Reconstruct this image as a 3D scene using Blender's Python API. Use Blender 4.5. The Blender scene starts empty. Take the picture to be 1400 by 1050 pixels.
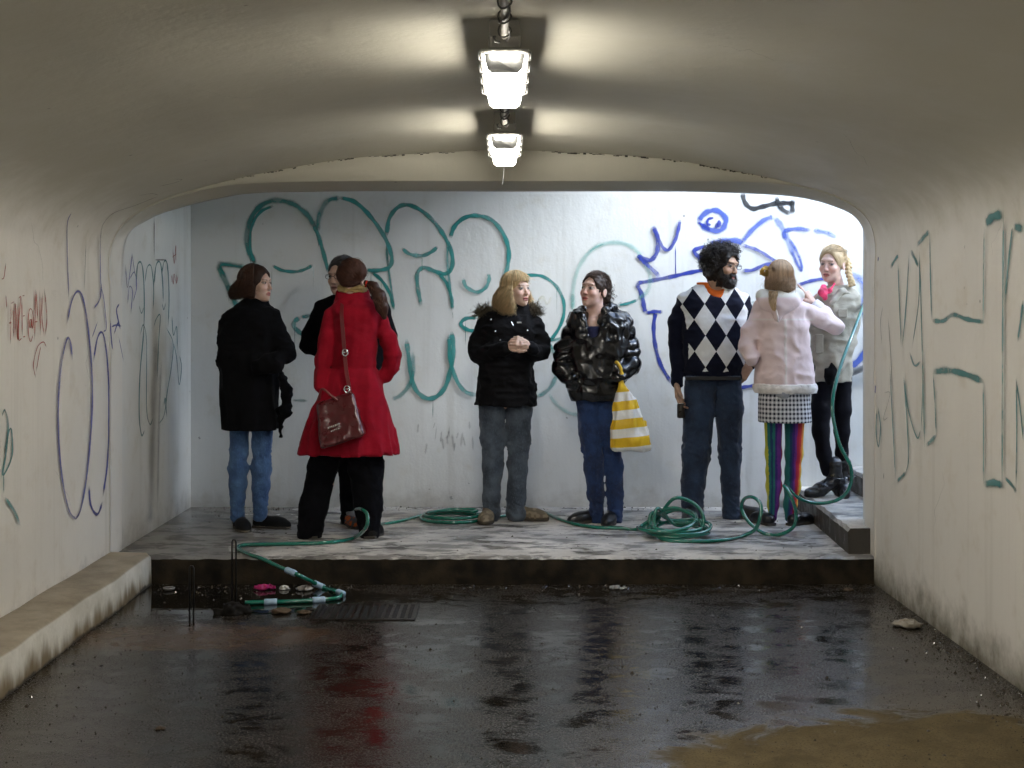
import bpy, math, random
import numpy as np
from mathutils import Vector, Matrix
from mathutils.bvhtree import BVHTree
random.seed(7); RNG = np.random.default_rng(11)
SC = bpy.context.scene
COL = SC.collection
R = math.radians

# ------------------------------------------------------------------ camera
CAMZ, FPX, VX, VY = 1.5, 1800.0, 690.0, 430.0      # eye height, focal length and vanishing point in photo pixels
cd = bpy.data.cameras.new('camera'); cam = bpy.data.objects.new('camera', cd); COL.objects.link(cam)
cd.sensor_width = 36.0; cd.lens = 36.0 * FPX / 1400.0
cd.shift_x = (700 - VX) / 1400.0; cd.shift_y = -(525 - VY) / 1400.0
cd.clip_end = 2000.0; cd.clip_start = 0.05
cam.location = (0, 0, CAMZ); cam.rotation_euler = (R(90), 0, 0)
SC.camera = cam

# ------------------------------------------------------------------ sky, sun, exposure
SUN_DIR = Vector((0.71, -0.36, 0.58)).normalized()   # towards the sun, up the open stairwell
world = bpy.data.worlds.new('World'); SC.world = world; world.use_nodes = True
wn = world.node_tree.nodes; wl = world.node_tree.links; wn.clear()
sky = wn.new('ShaderNodeTexSky'); sky.sky_type = 'NISHITA'; sky.sun_disc = False
sky.sun_elevation = math.asin(SUN_DIR.z); sky.sun_rotation = math.atan2(SUN_DIR.x, SUN_DIR.y)
sky.dust_density = 0.6; sky.air_density = 1.2; sky.ozone_density = 2.0
hs = wn.new('ShaderNodeHueSaturation'); hs.inputs['Saturation'].default_value = 0.95
bg = wn.new('ShaderNodeBackground'); bg.inputs['Strength'].default_value = 0.15
wo = wn.new('ShaderNodeOutputWorld')
wl.new(sky.outputs[0], hs.inputs['Color']); wl.new(hs.outputs[0], bg.inputs[0]); wl.new(bg.outputs[0], wo.inputs[0])
sd = bpy.data.lights.new('sun', 'SUN'); sun = bpy.data.objects.new('sun', sd); COL.objects.link(sun)
sd.energy = 0.95; sd.angle = R(30); sd.color = (0.86, 0.94, 1.0)
sun.rotation_euler = SUN_DIR.to_track_quat('Z', 'Y').to_euler(); sun.location = (20, -10, 30)
SC.view_settings.view_transform = 'Standard'; SC.view_settings.look = 'None'
SC.view_settings.exposure = 3.12; SC.view_settings.gamma = 1.0; SC.view_settings.use_curve_mapping = False
SC.render.engine = 'CYCLES'
SC.cycles.use_denoising = True
try: SC.cycles.denoiser = 'OPENIMAGEDENOISE'
except Exception: pass
SC.cycles.max_bounces = 6; SC.cycles.diffuse_bounces = 4; SC.cycles.glossy_bounces = 3; SC.cycles.transparent_max_bounces = 8
SC.cycles.use_adaptive_sampling = True; SC.cycles.adaptive_threshold = 0.04
SC.cycles.sample_clamp_indirect = 6.0; SC.cycles.caustics_reflective = False; SC.cycles.caustics_refractive = False
LAMP_EMIT = 6.4

# ------------------------------------------------------------------ scene helpers
def tag(o, label=None, cat=None, group=None, kind=None):
    if label: o['label'] = label
    if cat: o['category'] = cat
    if group: o['group'] = group
    if kind: o['kind'] = kind
    return o
def empty(name, loc=(0, 0, 0), rz=0.0):
    o = bpy.data.objects.new(name, None); COL.objects.link(o)
    o.location = loc; o.rotation_euler = (0, 0, rz); o.empty_display_size = 0.1
    return o
def at(px, py, Y):
    return Vector(((px - VX) * Y / FPX, Y, CAMZ - (py - VY) * Y / FPX))
def on_plane(px, py, z):
    Y = (CAMZ - z) * FPX / (py - VY)
    return Vector(((px - VX) * Y / FPX, Y, z))
def mesh_obj(name, v, f, mat, parent=None, smooth=False, cols=None):
    me = bpy.data.meshes.new(name)
    v = np.asarray(v, dtype=np.float32).reshape(-1, 3)
    if isinstance(f, np.ndarray) and f.ndim == 2:
        n, k = f.shape
        me.vertices.add(len(v)); me.vertices.foreach_set('co', v.ravel())
        me.loops.add(n * k); me.loops.foreach_set('vertex_index', f.astype(np.int32).ravel())
        me.polygons.add(n); me.polygons.foreach_set('loop_start', np.arange(0, n * k, k, dtype=np.int32))
        me.update(calc_edges=True); me.validate()
    else:
        me.from_pydata([tuple(map(float, p)) for p in v], [], [tuple(int(i) for i in q) for q in f]); me.update()
    if cols is not None:
        at_ = me.color_attributes.new('Col', 'FLOAT_COLOR', 'POINT')
        c4 = np.ones((len(v), 4), dtype=np.float32); c4[:, :3] = cols
        at_.data.foreach_set('color', c4.ravel())
    if smooth: me.polygons.foreach_set('use_smooth', np.ones(len(me.polygons), dtype=bool))
    if mat is not None: me.materials.append(mat)
    o = bpy.data.objects.new(name, me); COL.objects.link(o)
    if parent is not None: o.parent = parent
    return o
class MB:
    """collects boxes, bars, tubes; build() links them as one mesh"""
    def __init__(s): s.v = []; s.f = []
    def add(s, v, f):
        b = len(s.v); s.v += [tuple(p) for p in v]; s.f += [tuple(i + b for i in q) for q in f]; return s
    def box(s, c, d, m=None, bev=0.0):
        x, y, z = d[0] / 2, d[1] / 2, d[2] / 2
        if bev <= 0:
            v = [(-x, -y, -z), (x, -y, -z), (x, y, -z), (-x, y, -z), (-x, -y, z), (x, -y, z), (x, y, z), (-x, y, z)]
            f = [(0, 3, 2, 1), (4, 5, 6, 7), (0, 1, 5, 4), (1, 2, 6, 5), (2, 3, 7, 6), (3, 0, 4, 7)]
        else:
            b = bev; v = []; f = []
            def ring(xx, yy, zz):
                return [(-xx + b, -yy, zz), (xx - b, -yy, zz), (xx, -yy + b, zz), (xx, yy - b, zz), (xx - b, yy, zz), (-xx + b, yy, zz), (-xx, yy - b, zz), (-xx, -yy + b, zz)]
            for xx, yy, zz in ((x - b, y - b, -z), (x, y, -z + b), (x, y, z - b), (x - b, y - b, z)): v += ring(xx, yy, zz)
            for k in range(3):
                for i in range(8): f.append((k * 8 + i, k * 8 + (i + 1) % 8, k * 8 + 8 + (i + 1) % 8, k * 8 + 8 + i))
            f.append(tuple(range(7, -1, -1))); f.append(tuple(range(24, 32)))
        v = [Vector(p) for p in v]
        if m is not None: v = [m @ p for p in v]
        c = Vector(c); return s.add([p + c for p in v], f)
    def tube(s, pts, r, n=8, cap=True):
        pts = [Vector(p) for p in pts]; rr = r if hasattr(r, '__len__') else [r] * len(pts)
        v = []; f = []; prev = None
        for i, p in enumerate(pts):
            t = (pts[min(i + 1, len(pts) - 1)] - pts[max(i - 1, 0)])
            t = t.normalized() if t.length > 1e-9 else Vector((0, 0, 1))
            if prev is None:
                u = t.cross(Vector((0, 0, 1)) if abs(t.z) < 0.9 else Vector((1, 0, 0))).normalized()
            else:
                u = prev - t * prev.dot(t); u = u.normalized() if u.length > 1e-6 else t.orthogonal().normalized()
            prev = u; w = t.cross(u)
            for k in range(n):
                a = 2 * math.pi * k / n; v.append(p + (u * math.cos(a) + w * math.sin(a)) * rr[i])
        for i in range(len(pts) - 1):
            for k in range(n): f.append((i * n + k, i * n + (k + 1) % n, (i + 1) * n + (k + 1) % n, (i + 1) * n + k))
        if cap: f.append(tuple(range(n - 1, -1, -1))); f.append(tuple((len(pts) - 1) * n + k for k in range(n)))
        return s.add(v, f)
    def build(s, name, mat, parent=None, smooth=False):
        return mesh_obj(name, s.v, s.f, mat, parent, smooth)
def spline(pts, n=8, closed=False):
    """Catmull-Rom through pts (any dimension)"""
    P = [np.array(p, float) for p in pts]; out = []
    m = len(P)
    for i in range(m if closed else m - 1):
        p0 = P[(i - 1) % m] if (closed or i > 0) else P[0] * 2 - P[1]
        p1 = P[i]; p2 = P[(i + 1) % m]
        p3 = P[(i + 2) % m] if (closed or i + 2 < m) else p2 * 2 - p1
        for k in range(n):
            t = k / n
            out.append(0.5 * ((2 * p1) + (-p0 + p2) * t + (2 * p0 - 5 * p1 + 4 * p2 - p3) * t * t + (-p0 + 3 * p1 - 3 * p2 + p3) * t ** 3))
    if not closed: out.append(P[-1])
    return out

# ------------------------------------------------------------------ material helpers
class NT:
    def __init__(s, name):
        s.m = bpy.data.materials.new(name); s.m.use_nodes = True
        s.t = s.m.node_tree; s.n = s.t.nodes; s.l = s.t.links
        s.b = s.n['Principled BSDF']; s.out = s.n['Material Output']
    def node(s, typ, **kw):
        x = s.n.new(typ)
        for k, v in kw.items():
            if k.startswith('_'): setattr(x, k[1:], v)
            else: s.put(x.inputs[k.replace('__', ' ')], v)
        return x
    def put(s, sock, v):
        if isinstance(v, bpy.types.NodeSocket): s.l.new(v, sock)
        else:
            try:
                if hasattr(v, '__len__') and len(v) == 3 and sock.type == 'RGBA': v = (*v, 1.0)
            except Exception: pass
            sock.default_value = v
    def math(s, op, a, b=0.0, c=0.0, clamp=False):
        x = s.n.new('ShaderNodeMath'); x.operation = op; x.use_clamp = clamp
        s.put(x.inputs[0], a); s.put(x.inputs[1], b); s.put(x.inputs[2], c); return x.outputs[0]
    def mix(s, fac, a, b, mode='MIX'):
        x = s.n.new('ShaderNodeMix'); x.data_type = 'RGBA'; x.blend_type = mode
        s.put(x.inputs[0], fac); s.put(x.inputs[6], a); s.put(x.inputs[7], b); return x.outputs[2]
    def noise(s, vec, scale, detail=4.0, rough=0.55, dist=0.0):
        x = s.n.new('ShaderNodeTexNoise'); s.l.new(vec, x.inputs['Vector'])
        x.inputs['Scale'].default_value = scale; x.inputs['Detail'].default_value = detail
        x.inputs['Roughness'].default_value = rough; x.inputs['Distortion'].default_value = dist
        return x.outputs['Fac']
    def ramp(s, fac, lo, hi, a=0.0, b=1.0):
        x = s.n.new('ShaderNodeMapRange'); x.interpolation_type = 'SMOOTHSTEP'
        s.put(x.inputs[0], fac); x.inputs[1].default_value = lo; x.inputs[2].default_value = hi
        s.put(x.inputs[3], a); s.put(x.inputs[4], b); return x.outputs[0]
    def pos(s): return s.n.new('ShaderNodeNewGeometry').outputs['Position']
    def obj(s): return s.n.new('ShaderNodeTexCoord').outputs['Object']
    def sep(s, v):
        x = s.n.new('ShaderNodeSeparateXYZ'); s.l.new(v, x.inputs[0]); return x.outputs
    def scale(s, v, sc):
        x = s.n.new('ShaderNodeMapping'); s.l.new(v, x.inputs[0]); x.inputs['Scale'].default_value = sc; return x.outputs[0]
    def bump(s, h, strength=0.3, dist=0.01, nrm=None):
        x = s.n.new('ShaderNodeBump'); s.put(x.inputs['Height'], h)
        x.inputs['Strength'].default_value = strength; x.inputs['Distance'].default_value = dist
        if nrm is not None: s.l.new(nrm, x.inputs['Normal'])
        return x.outputs[0]
    def set(s, **kw):
        for k, v in kw.items(): s.put(s.b.inputs[k.replace('__', ' ')], v)
        return s.m

def plain(name, col, rough=0.6, metal=0.0, var=0.15, sc=30.0, bump=0.15, bd=0.002, **kw):
    t = NT(name); p = t.obj(); n = t.noise(p, sc, 5)
    dark = tuple(c * (1 - var) for c in col); lite = tuple(min(1, c * (1 + var)) for c in col)
    t.set(Base__Color=t.mix(n, dark, lite), Roughness=t.ramp(n, 0.2, 0.8, rough * 0.85, min(1, rough * 1.12)), Metallic=metal, **kw)
    if bump: t.set(Normal=t.bump(n, bump, bd))
    return t.m
def fabric(name, col, rough=0.85, weave=420.0, wr=0.35, use_col=False, sheen=0.25, var=0.18, spec=0.25):
    t = NT(name); p = t.obj(); big = t.noise(p, 14, 4); fine = t.noise(p, weave, 2)
    if use_col:
        a = t.n.new('ShaderNodeVertexColor'); a.layer_name = 'Col'; base = a.outputs['Color']
        c = t.mix(t.ramp(big, 0.25, 0.75), t.mix(1.0, base, (1 - var,) * 3, 'MULTIPLY'), base)
    else:
        c = t.mix(t.ramp(big, 0.25, 0.75), tuple(x * (1 - var) for x in col), tuple(min(1, x * (1 + var)) for x in col))
    t.set(Base__Color=c, Roughness=rough, Sheen__Weight=sheen, Sheen__Roughness=0.4, Specular__IOR__Level=spec)
    b1 = t.bump(t.noise(t.scale(p, (1, 1, 1.6)), 22, 3), wr, 0.012)
    t.set(Normal=t.bump(fine, 0.25, 0.001, b1))
    return t.m

# ================================================================== THE PLACE
YF, YB, XL, XR, ZL = 7.32, 9.23, -2.2, 2.06, 0.15     # tunnel end, back wall, side walls, landing height
STREET = 3.35

def wall_mat(name, col, grime=0.5, low=0.12, rough=0.55, speck=True, green=False, top=None):
    t = NT(name); p = t.pos(); z = t.sep(p)[2]
    big = t.noise(p, 0.9, 2, 0.6); mid = t.noise(p, 5, 4, 0.65); fine = t.noise(p, 60, 2)
    c = t.mix(t.ramp(big, 0.3, 0.75), tuple(x * 0.93 for x in col), col)
    c = t.mix(t.math('MULTIPLY', t.ramp(mid, 0.53, 0.75), 0.34), c, (col[0] * 0.72, col[1] * 0.66, col[2] * 0.55))
    if top:      # yellowed vault paint, with the ceiling's shade darkened into the colour too
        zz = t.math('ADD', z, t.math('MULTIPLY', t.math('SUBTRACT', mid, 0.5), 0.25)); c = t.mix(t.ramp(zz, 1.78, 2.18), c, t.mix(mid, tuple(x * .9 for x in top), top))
    # rain streaks: noise stretched down the wall
    st = t.noise(t.scale(p, (9, 9, 0.35)), 1.0, 3, 0.6)
    c = t.mix(t.math('MULTIPLY', t.ramp(st, 0.54, 0.76), 0.32), c, (col[0] * 0.62, col[1] * 0.6, col[2] * 0.55))
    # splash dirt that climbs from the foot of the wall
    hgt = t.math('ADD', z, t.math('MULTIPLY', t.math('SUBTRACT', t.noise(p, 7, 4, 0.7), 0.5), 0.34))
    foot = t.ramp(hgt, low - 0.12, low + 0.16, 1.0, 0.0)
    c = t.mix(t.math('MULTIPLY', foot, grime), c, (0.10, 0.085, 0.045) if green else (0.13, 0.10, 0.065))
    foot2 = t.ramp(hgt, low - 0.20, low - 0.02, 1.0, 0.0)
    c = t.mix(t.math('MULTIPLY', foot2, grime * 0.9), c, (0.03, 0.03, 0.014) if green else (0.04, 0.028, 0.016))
    if speck:
        v = t.n.new('ShaderNodeTexVoronoi'); t.l.new(p, v.inputs['Vector']); v.inputs['Scale'].default_value = 4.5
        sp = t.ramp(v.outputs['Distance'], 0.012, 0.05, 1.0, 0.0)
        keep = t.ramp(t.noise(p, 3.1, 2), 0.46, 0.52)
        c = t.mix(t.math('MULTIPLY', t.math('MULTIPLY', sp, keep), 0.75), c, (0.09, 0.08, 0.07))
    t.set(Base__Color=c, Roughness=t.ramp(mid, 0.3, 0.8, rough * 0.85, rough * 1.3), Specular__IOR__Level=0.35)
    b = t.bump(t.noise(t.scale(p, (1, 1, .45)), 14, 2), 0.16, 0.014)
    t.set(Normal=t.bump(fine, 0.18, 0.004, b))
    return t.m
M = {}
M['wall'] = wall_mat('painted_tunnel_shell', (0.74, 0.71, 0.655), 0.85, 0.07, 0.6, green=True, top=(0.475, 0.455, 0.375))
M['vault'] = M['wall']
M['side'] = wall_mat('painted_side_wall', (0.69, 0.68, 0.64), 0.5, 0.2, 0.55)
M['back'] = wall_mat('painted_back_wall', (0.72, 0.73, 0.72), 0.45, 0.17, 0.5)
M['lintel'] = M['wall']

def concrete(name, col, wet=True, base_rough=0.75):
    t = NT(name); p = t.pos(); xyz = t.sep(p)
    n1 = t.noise(p, 2.2, 5, 0.65, 0.4); n2 = t.noise(t.scale(p, (0.8, 1.5, 1.0)), 5.5, 6, 0.72); n3 = t.noise(p, 70, 3)
    c = t.mix(t.ramp(n1, 0.3, 0.7), tuple(x * 0.75 for x in col), tuple(min(1, x * 1.25) for x in col))
    blot = t.ramp(n2, 0.49, 0.58)
    c = t.mix(t.math('MULTIPLY', blot, 0.8), c, tuple(x * 0.22 for x in col))
    c = t.mix(t.math('MULTIPLY', t.ramp(n3, 0.55, 0.75), 0.45), c, tuple(x * 0.4 for x in col))
    rough = t.ramp(blot, 0, 1, base_rough, 0.4)
    if wet:
        # the shaded left end of the landing is soaked
        w = t.math('ADD', xyz[0], t.math('MULTIPLY', t.math('SUBTRACT', t.noise(p, 2.0, 5, 0.6, 0.6), 0.5), 2.4))
        wetm = t.ramp(w, -1.75, -0.85, 1.0, 0.0)
        film = t.ramp(t.noise(t.scale(p, (1, 2.0, 1)), 1.7, 4, 0.6, 0.3), 0.52, 0.60, 0.0, 0.9)
        pud = t.math('MAXIMUM', wetm, film)
        c = t.mix(t.math('MULTIPLY', pud, 0.72), c, tuple(x * 0.15 for x in col))
        rough = t.mix(pud, rough, (0.16,) * 3)
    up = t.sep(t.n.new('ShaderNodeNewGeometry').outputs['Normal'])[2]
    c = t.mix(t.ramp(t.math('ABSOLUTE', up), 0.4, 0.8, 0.94, 0.0), c, (0.022, 0.017, 0.012))      # upright faces mixed to a near-black brown
    t.set(Base__Color=c, Roughness=rough, Specular__IOR__Level=0.5)
    t.set(Normal=t.bump(n3, 0.3, 0.004, t.bump(n2, 0.3, 0.012)))
    return t.m
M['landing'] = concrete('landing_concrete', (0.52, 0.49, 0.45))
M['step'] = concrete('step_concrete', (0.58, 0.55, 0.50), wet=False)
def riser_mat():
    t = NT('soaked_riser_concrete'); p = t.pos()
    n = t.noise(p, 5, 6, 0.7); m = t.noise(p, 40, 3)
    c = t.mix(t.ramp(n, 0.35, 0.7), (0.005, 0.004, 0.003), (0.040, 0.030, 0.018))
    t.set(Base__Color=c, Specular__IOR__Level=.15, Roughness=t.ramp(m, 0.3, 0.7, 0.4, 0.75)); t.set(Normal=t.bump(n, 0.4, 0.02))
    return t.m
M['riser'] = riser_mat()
def ledge_mat():
    t = NT('ledge_paint'); p = t.pos(); xyz = t.sep(p)
    n = t.noise(p, 4, 6, 0.7); s = t.noise(t.scale(p, (6, 6, 1.2)), 1.5, 5)
    up = t.sep(t.n.new('ShaderNodeNewGeometry').outputs['Normal'])[2]
    c = t.mix(t.ramp(n, 0.35, 0.7), (0.46, 0.44, 0.38), (0.62, 0.60, 0.54))
    rust = t.ramp(t.math('ADD', xyz[2], t.math('MULTIPLY', t.math('SUBTRACT', s, 0.5), 0.26)), 0.0, 0.105, 1.0, 0.0)
    c = t.mix(t.math('MULTIPLY', rust, 0.9), c, (0.13, 0.085, 0.03))
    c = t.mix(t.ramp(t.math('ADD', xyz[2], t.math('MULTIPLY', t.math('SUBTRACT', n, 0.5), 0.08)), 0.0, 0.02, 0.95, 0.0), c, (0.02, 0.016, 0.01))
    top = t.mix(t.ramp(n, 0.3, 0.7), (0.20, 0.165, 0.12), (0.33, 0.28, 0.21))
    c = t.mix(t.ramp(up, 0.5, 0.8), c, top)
    t.set(Base__Color=c, Roughness=0.75); t.set(Normal=t.bump(t.noise(p, 30, 5), 0.35, 0.008))
    return t.m
M['ledge'] = ledge_mat()

def floor_mat():
    t = NT('wet_tunnel_floor'); p = t.pos(); xyz = t.sep(p)
    n1 = t.noise(p, 1.3, 6, 0.6, 0.5); n2 = t.noise(p, 6, 7, 0.7, 0.4); grit = t.noise(p, 110, 3, 0.65); str_ = t.noise(t.scale(p, (1, 1.7, 1)), 3.5, 7, 0.75, 0.5)
    # the dry tongue of floor on the right
    dx = t.math('DIVIDE', t.math('SUBTRACT', xyz[0], 1.62), 1.35); dy = t.math('DIVIDE', t.math('SUBTRACT', xyz[1], 3.92), 1.12)
    rr = t.math('SQRT', t.math('ADD', t.math('MULTIPLY', dx, dx), t.math('MULTIPLY', dy, dy)))
    rr = t.math('ADD', rr, t.math('MULTIPLY', t.math('SUBTRACT', t.noise(t.scale(p, (1, 1.6, 1)), 3.4, 8, 0.70, 0.7), 0.5), 0.75))
    dry = t.ramp(rr, 0.84, 0.99, 1.0, 0.0)
    damp = t.ramp(rr, 0.99, 1.25, 1.0, 0.0)
    wetc = t.mix(t.ramp(n2, 0.3, 0.72), (0.004, 0.0035, 0.003), (0.016, 0.013, 0.010))
    wetc = t.mix(t.math('MULTIPLY', t.ramp(n1, 0.45, 0.7), 0.55), wetc, (0.026, 0.018, 0.011))
    wetc = t.mix(t.math('MULTIPLY', t.ramp(t.noise(p, 3.0, 6, 0.7), 0.60, 0.72), 0.5), wetc, (0.055, 0.034, 0.016))
    wetc = t.mix(t.math('MULTIPLY', damp, 0.7), wetc, (0.030, 0.021, 0.010))
    dryc = t.mix(t.ramp(n2, 0.3, 0.7), (0.080, 0.060, 0.026), (0.135, 0.103, 0.050))
    dryc = t.mix(t.math('MULTIPLY', t.ramp(grit, 0.52, 0.64), 0.7), dryc, (0.045, 0.032, 0.016)); dryc = t.mix(t.math('MULTIPLY', t.ramp(t.noise(p, 16, 5, .7), .56, .66), .5), dryc, (.05, .036, .018))
    # standing water: one deep puddle in the corner by the ledge, thin film elsewhere
    px = t.math('DIVIDE', t.math('ADD', xyz[0], 1.45), 0.80); py = t.math('DIVIDE', t.math('SUBTRACT', xyz[1], 6.95), 0.42)
    pr = t.math('SQRT', t.math('ADD', t.math('MULTIPLY', px, px), t.math('MULTIPLY', py, py)))
    pr = t.math('ADD', pr, t.math('MULTIPLY', t.math('SUBTRACT', t.noise(p, 4, 4), 0.5), 0.5))
    pud = t.ramp(pr, 0.85, 1.0, 1.0, 0.0)
    # silt and thin grit break the film of water into dull islands
    isl = t.ramp(t.math('ADD', t.math('MULTIPLY', str_, 0.65), t.math('MULTIPLY', n2, 0.35)), 0.44, 0.56)
    dots = t.ramp(grit, 0.54, 0.62)
    rough = t.mix(isl, (0.075,) * 3, (0.27,) * 3)
    rough = t.mix(t.math('MULTIPLY', dots, t.math('ADD', t.math('MULTIPLY', isl, 0.6), 0.25)), rough, (0.5,) * 3)
    rough = t.mix(pud, rough, (0.012,) * 3)
    rough = t.mix(dry, rough, (0.85,) * 3)
    wetc = t.mix(t.math('MULTIPLY', dots, 0.7), wetc, (0.065, 0.048, 0.030))
    # a bank of brown silt at the edge of the puddle
    sx = t.math('DIVIDE', t.math('ADD', xyz[0], 1.42), 0.75); sy = t.math('DIVIDE', t.math('SUBTRACT', xyz[1], 6.12), 0.30)
    sr = t.math('ADD', t.math('SQRT', t.math('ADD', t.math('MULTIPLY', sx, sx), t.math('MULTIPLY', sy, sy))), t.math('MULTIPLY', t.math('SUBTRACT', n2, 0.5), 1.4))
    silt = t.ramp(sr, 0.7, 1.0, 0.75, 0.0)
    wetc = t.mix(silt, wetc, (0.075, 0.042, 0.02))
    rough = t.mix(silt, rough, (0.30,) * 3)
    wetc = t.mix(pud, wetc, (0.006, 0.005, 0.004))
    t.set(Base__Color=t.mix(dry, wetc, dryc), Roughness=rough, Specular__IOR__Level=t.mix(dry, (0.75,) * 3, (0.2,) * 3))
    amp = t.math('SUBTRACT', 1.0, pud)
    h = t.math('ADD', t.math('MULTIPLY', n2, 0.5), t.math('MULTIPLY', str_, 0.4))
    b1 = t.bump(t.math('MULTIPLY', h, amp), 0.065, 0.010)
    b2 = t.bump(t.math('MULTIPLY', t.math('MULTIPLY', grit, amp), t.math('ADD', t.math('MULTIPLY', isl, 0.7), 0.15)), 0.42, 0.003, b1)
    spark = t.n.new('ShaderNodeTexVoronoi'); t.l.new(p, spark.inputs['Vector']); spark.inputs['Scale'].default_value = 60
    sk = t.math('MULTIPLY', t.ramp(spark.outputs['Distance'], 0.04, 0.16, 1.0, 0.0), t.math('MULTIPLY', amp, t.ramp(t.noise(p, 2.4, 4), 0.42, 0.6)))
    t.set(Normal=t.bump(sk, 1.0, 0.008, b2))
    return t.m
M['floor'] = floor_mat()
M['earth'] = plain('street_asphalt', (0.05, 0.05, 0.05), 0.85, sc=40)

# ---- street-level ground with the two stairwell openings left out
HX0, HX1 = 1.35, 9.7
xs = [-400, -2.6, XL, HX0, XR, HX1, 400]; ys = [-400, -9.5, -6.2, YF + 0.26, YB, 400]
gv = [(x, y, STREET) for y in ys for x in xs]; gf = []
for j in range(len(ys) - 1):
    for i in range(len(xs) - 1):
        x, y = (xs[i] + xs[i + 1]) / 2, (ys[j] + ys[j + 1]) / 2
        if HX0 < x < HX1 and YF + 0.26 < y < YB: continue
        if XL < x < XR and -9.5 < y < -6.2: continue
        k = j * len(xs) + i; gf.append((k, k + 1, k + 1 + len(xs), k + len(xs)))
tag(mesh_obj('ground', gv, gf, M['earth']), kind='structure')

# ---- tunnel floor (a fine sheet, a little uneven)
nx_, ny_ = 60, 200
fv = []; ff = []
for j in range(ny_ + 1):
    for i in range(nx_ + 1):
        x = -2.4 + 4.7 * i / nx_; y = -9.6 + (YF + 0.05 + 9.6) * j / ny_
        fv.append((x, y, 0.0))
for j in range(ny_):
    for i in range(nx_): k = j * (nx_ + 1) + i; ff.append((k, k + 1, k + nx_ + 2, k + nx_ + 1))
tag(mesh_obj('tunnel_floor', fv, np.array(ff), M['floor']), kind='structure')

# ---- tunnel shell: side walls, vault, lintel
VR = [(0, 2.42), (0.8, 2.375), (1.3, 2.295), (1.585, 2.232), (1.83, 2.165), (2.0, 2.06), (XR, 1.92), (XR, 1.70)]
VLs = [(0, 2.42), (-0.8, 2.375), (-1.3, 2.295), (-1.6, 2.228), (-1.93, 2.13), (-2.12, 2.01), (XL, 1.85), (XL, 1.62)]
OR_ = [(0, 2.246), (0.8, 2.246), (1.3, 2.242), (1.585, 2.222), (1.83, 2.160), (2.0, 2.056), (XR - .002, 1.92), (XR - .002, 1.70)]
OL_ = [(0, 2.246), (-0.8, 2.246), (-1.3, 2.238), (-1.6, 2.212), (-1.93, 2.122), (-2.12, 2.003), (XL + .002, 1.85), (XL + .002, 1.62)]
QR = [(0, 2.205), (0.8, 2.206), (1.22, 2.200), (1.665, 2.175), (1.92, 2.108), (2.03, 2.035), (2.066, 1.92), (2.066, 1.70)]
QL = [(0, 2.205), (-0.8, 2.207), (-1.13, 2.203), (-1.50, 2.19), (-1.85, 2.115), (-2.05, 2.04), (-2.17, 1.93), (XL + .004, 1.62)]
def arch(rt, lf, n=6):
    a = spline(rt, n); b = spline(lf, n)
    return list(reversed(a)) + b[1:]              # right springing -> crown -> left springing
AV, AO, AQ = arch(VR, VLs), arch(OR_, OL_), arch(QR, QL)
tun = empty('underpass_tunnel', (0, YF, 0))
tag(tun, 'pale painted concrete underpass with a low vaulted ceiling around the wet floor', 'tunnel')
tun_off = Vector((0, -YF, 0))
def sheet(name, rows, mat, parent, smooth=True, flip=False):
    n = len(rows[0]); v = [p for r in rows for p in r]; f = []
    for j in range(len(rows) - 1):
        for i in range(n - 1):
            q = (j * n + i, j * n + i + 1, (j + 1) * n + i + 1, (j + 1) * n + i)
            f.append(q[::-1] if flip else q)
    return mesh_obj(name, v, np.array(f), mat, parent, smooth)
ny = 80
def wav(x, y): return 0.006 * math.sin(y * 3.1 + x) + 0.005 * math.sin(y * 7.3 - x * 2)
rows = []
for j in range(ny + 1):
    y = -6.2 + (YF + 6.2) * j / ny
    e = max(0.0, 1 - max(0, (YF - y)) / 0.3)
    lift = 0.035 * min(1.0, max(0.0, (YF - y) / .35)); rows.append([(p[0], y - YF, p[1] + lift * max(0.0, 1 - (p[0] / 1.9) ** 2) + wav(p[0], y) * (1 - e) * (1 if 2.05 > p[0] > -2.19 else 0)) for p in AV])
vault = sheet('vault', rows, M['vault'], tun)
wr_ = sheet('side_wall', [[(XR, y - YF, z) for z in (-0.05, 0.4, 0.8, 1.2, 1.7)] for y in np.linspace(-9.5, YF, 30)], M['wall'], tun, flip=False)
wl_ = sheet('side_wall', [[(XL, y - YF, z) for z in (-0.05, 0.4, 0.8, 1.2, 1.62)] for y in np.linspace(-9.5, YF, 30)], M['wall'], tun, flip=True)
# outer mass of concrete above the vault and the rear end wall of the underpass
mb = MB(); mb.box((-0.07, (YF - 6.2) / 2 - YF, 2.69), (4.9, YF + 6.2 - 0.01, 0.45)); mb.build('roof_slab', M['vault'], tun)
mb = MB(); mb.box((-0.07, -9.6 - YF, 1.65), (4.9, 0.2, 3.39)); mb.build('end_wall', M['wall'], tun)
for sx, w in ((XR + 0.15, 0.29), (XL - 0.15, 0.29)):
    mb = MB(); mb.box((sx, -7.85 - YF, 2.5), (w, 3.29, 1.69)); mb.build('approach_wall', M['wall'], tun)
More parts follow.
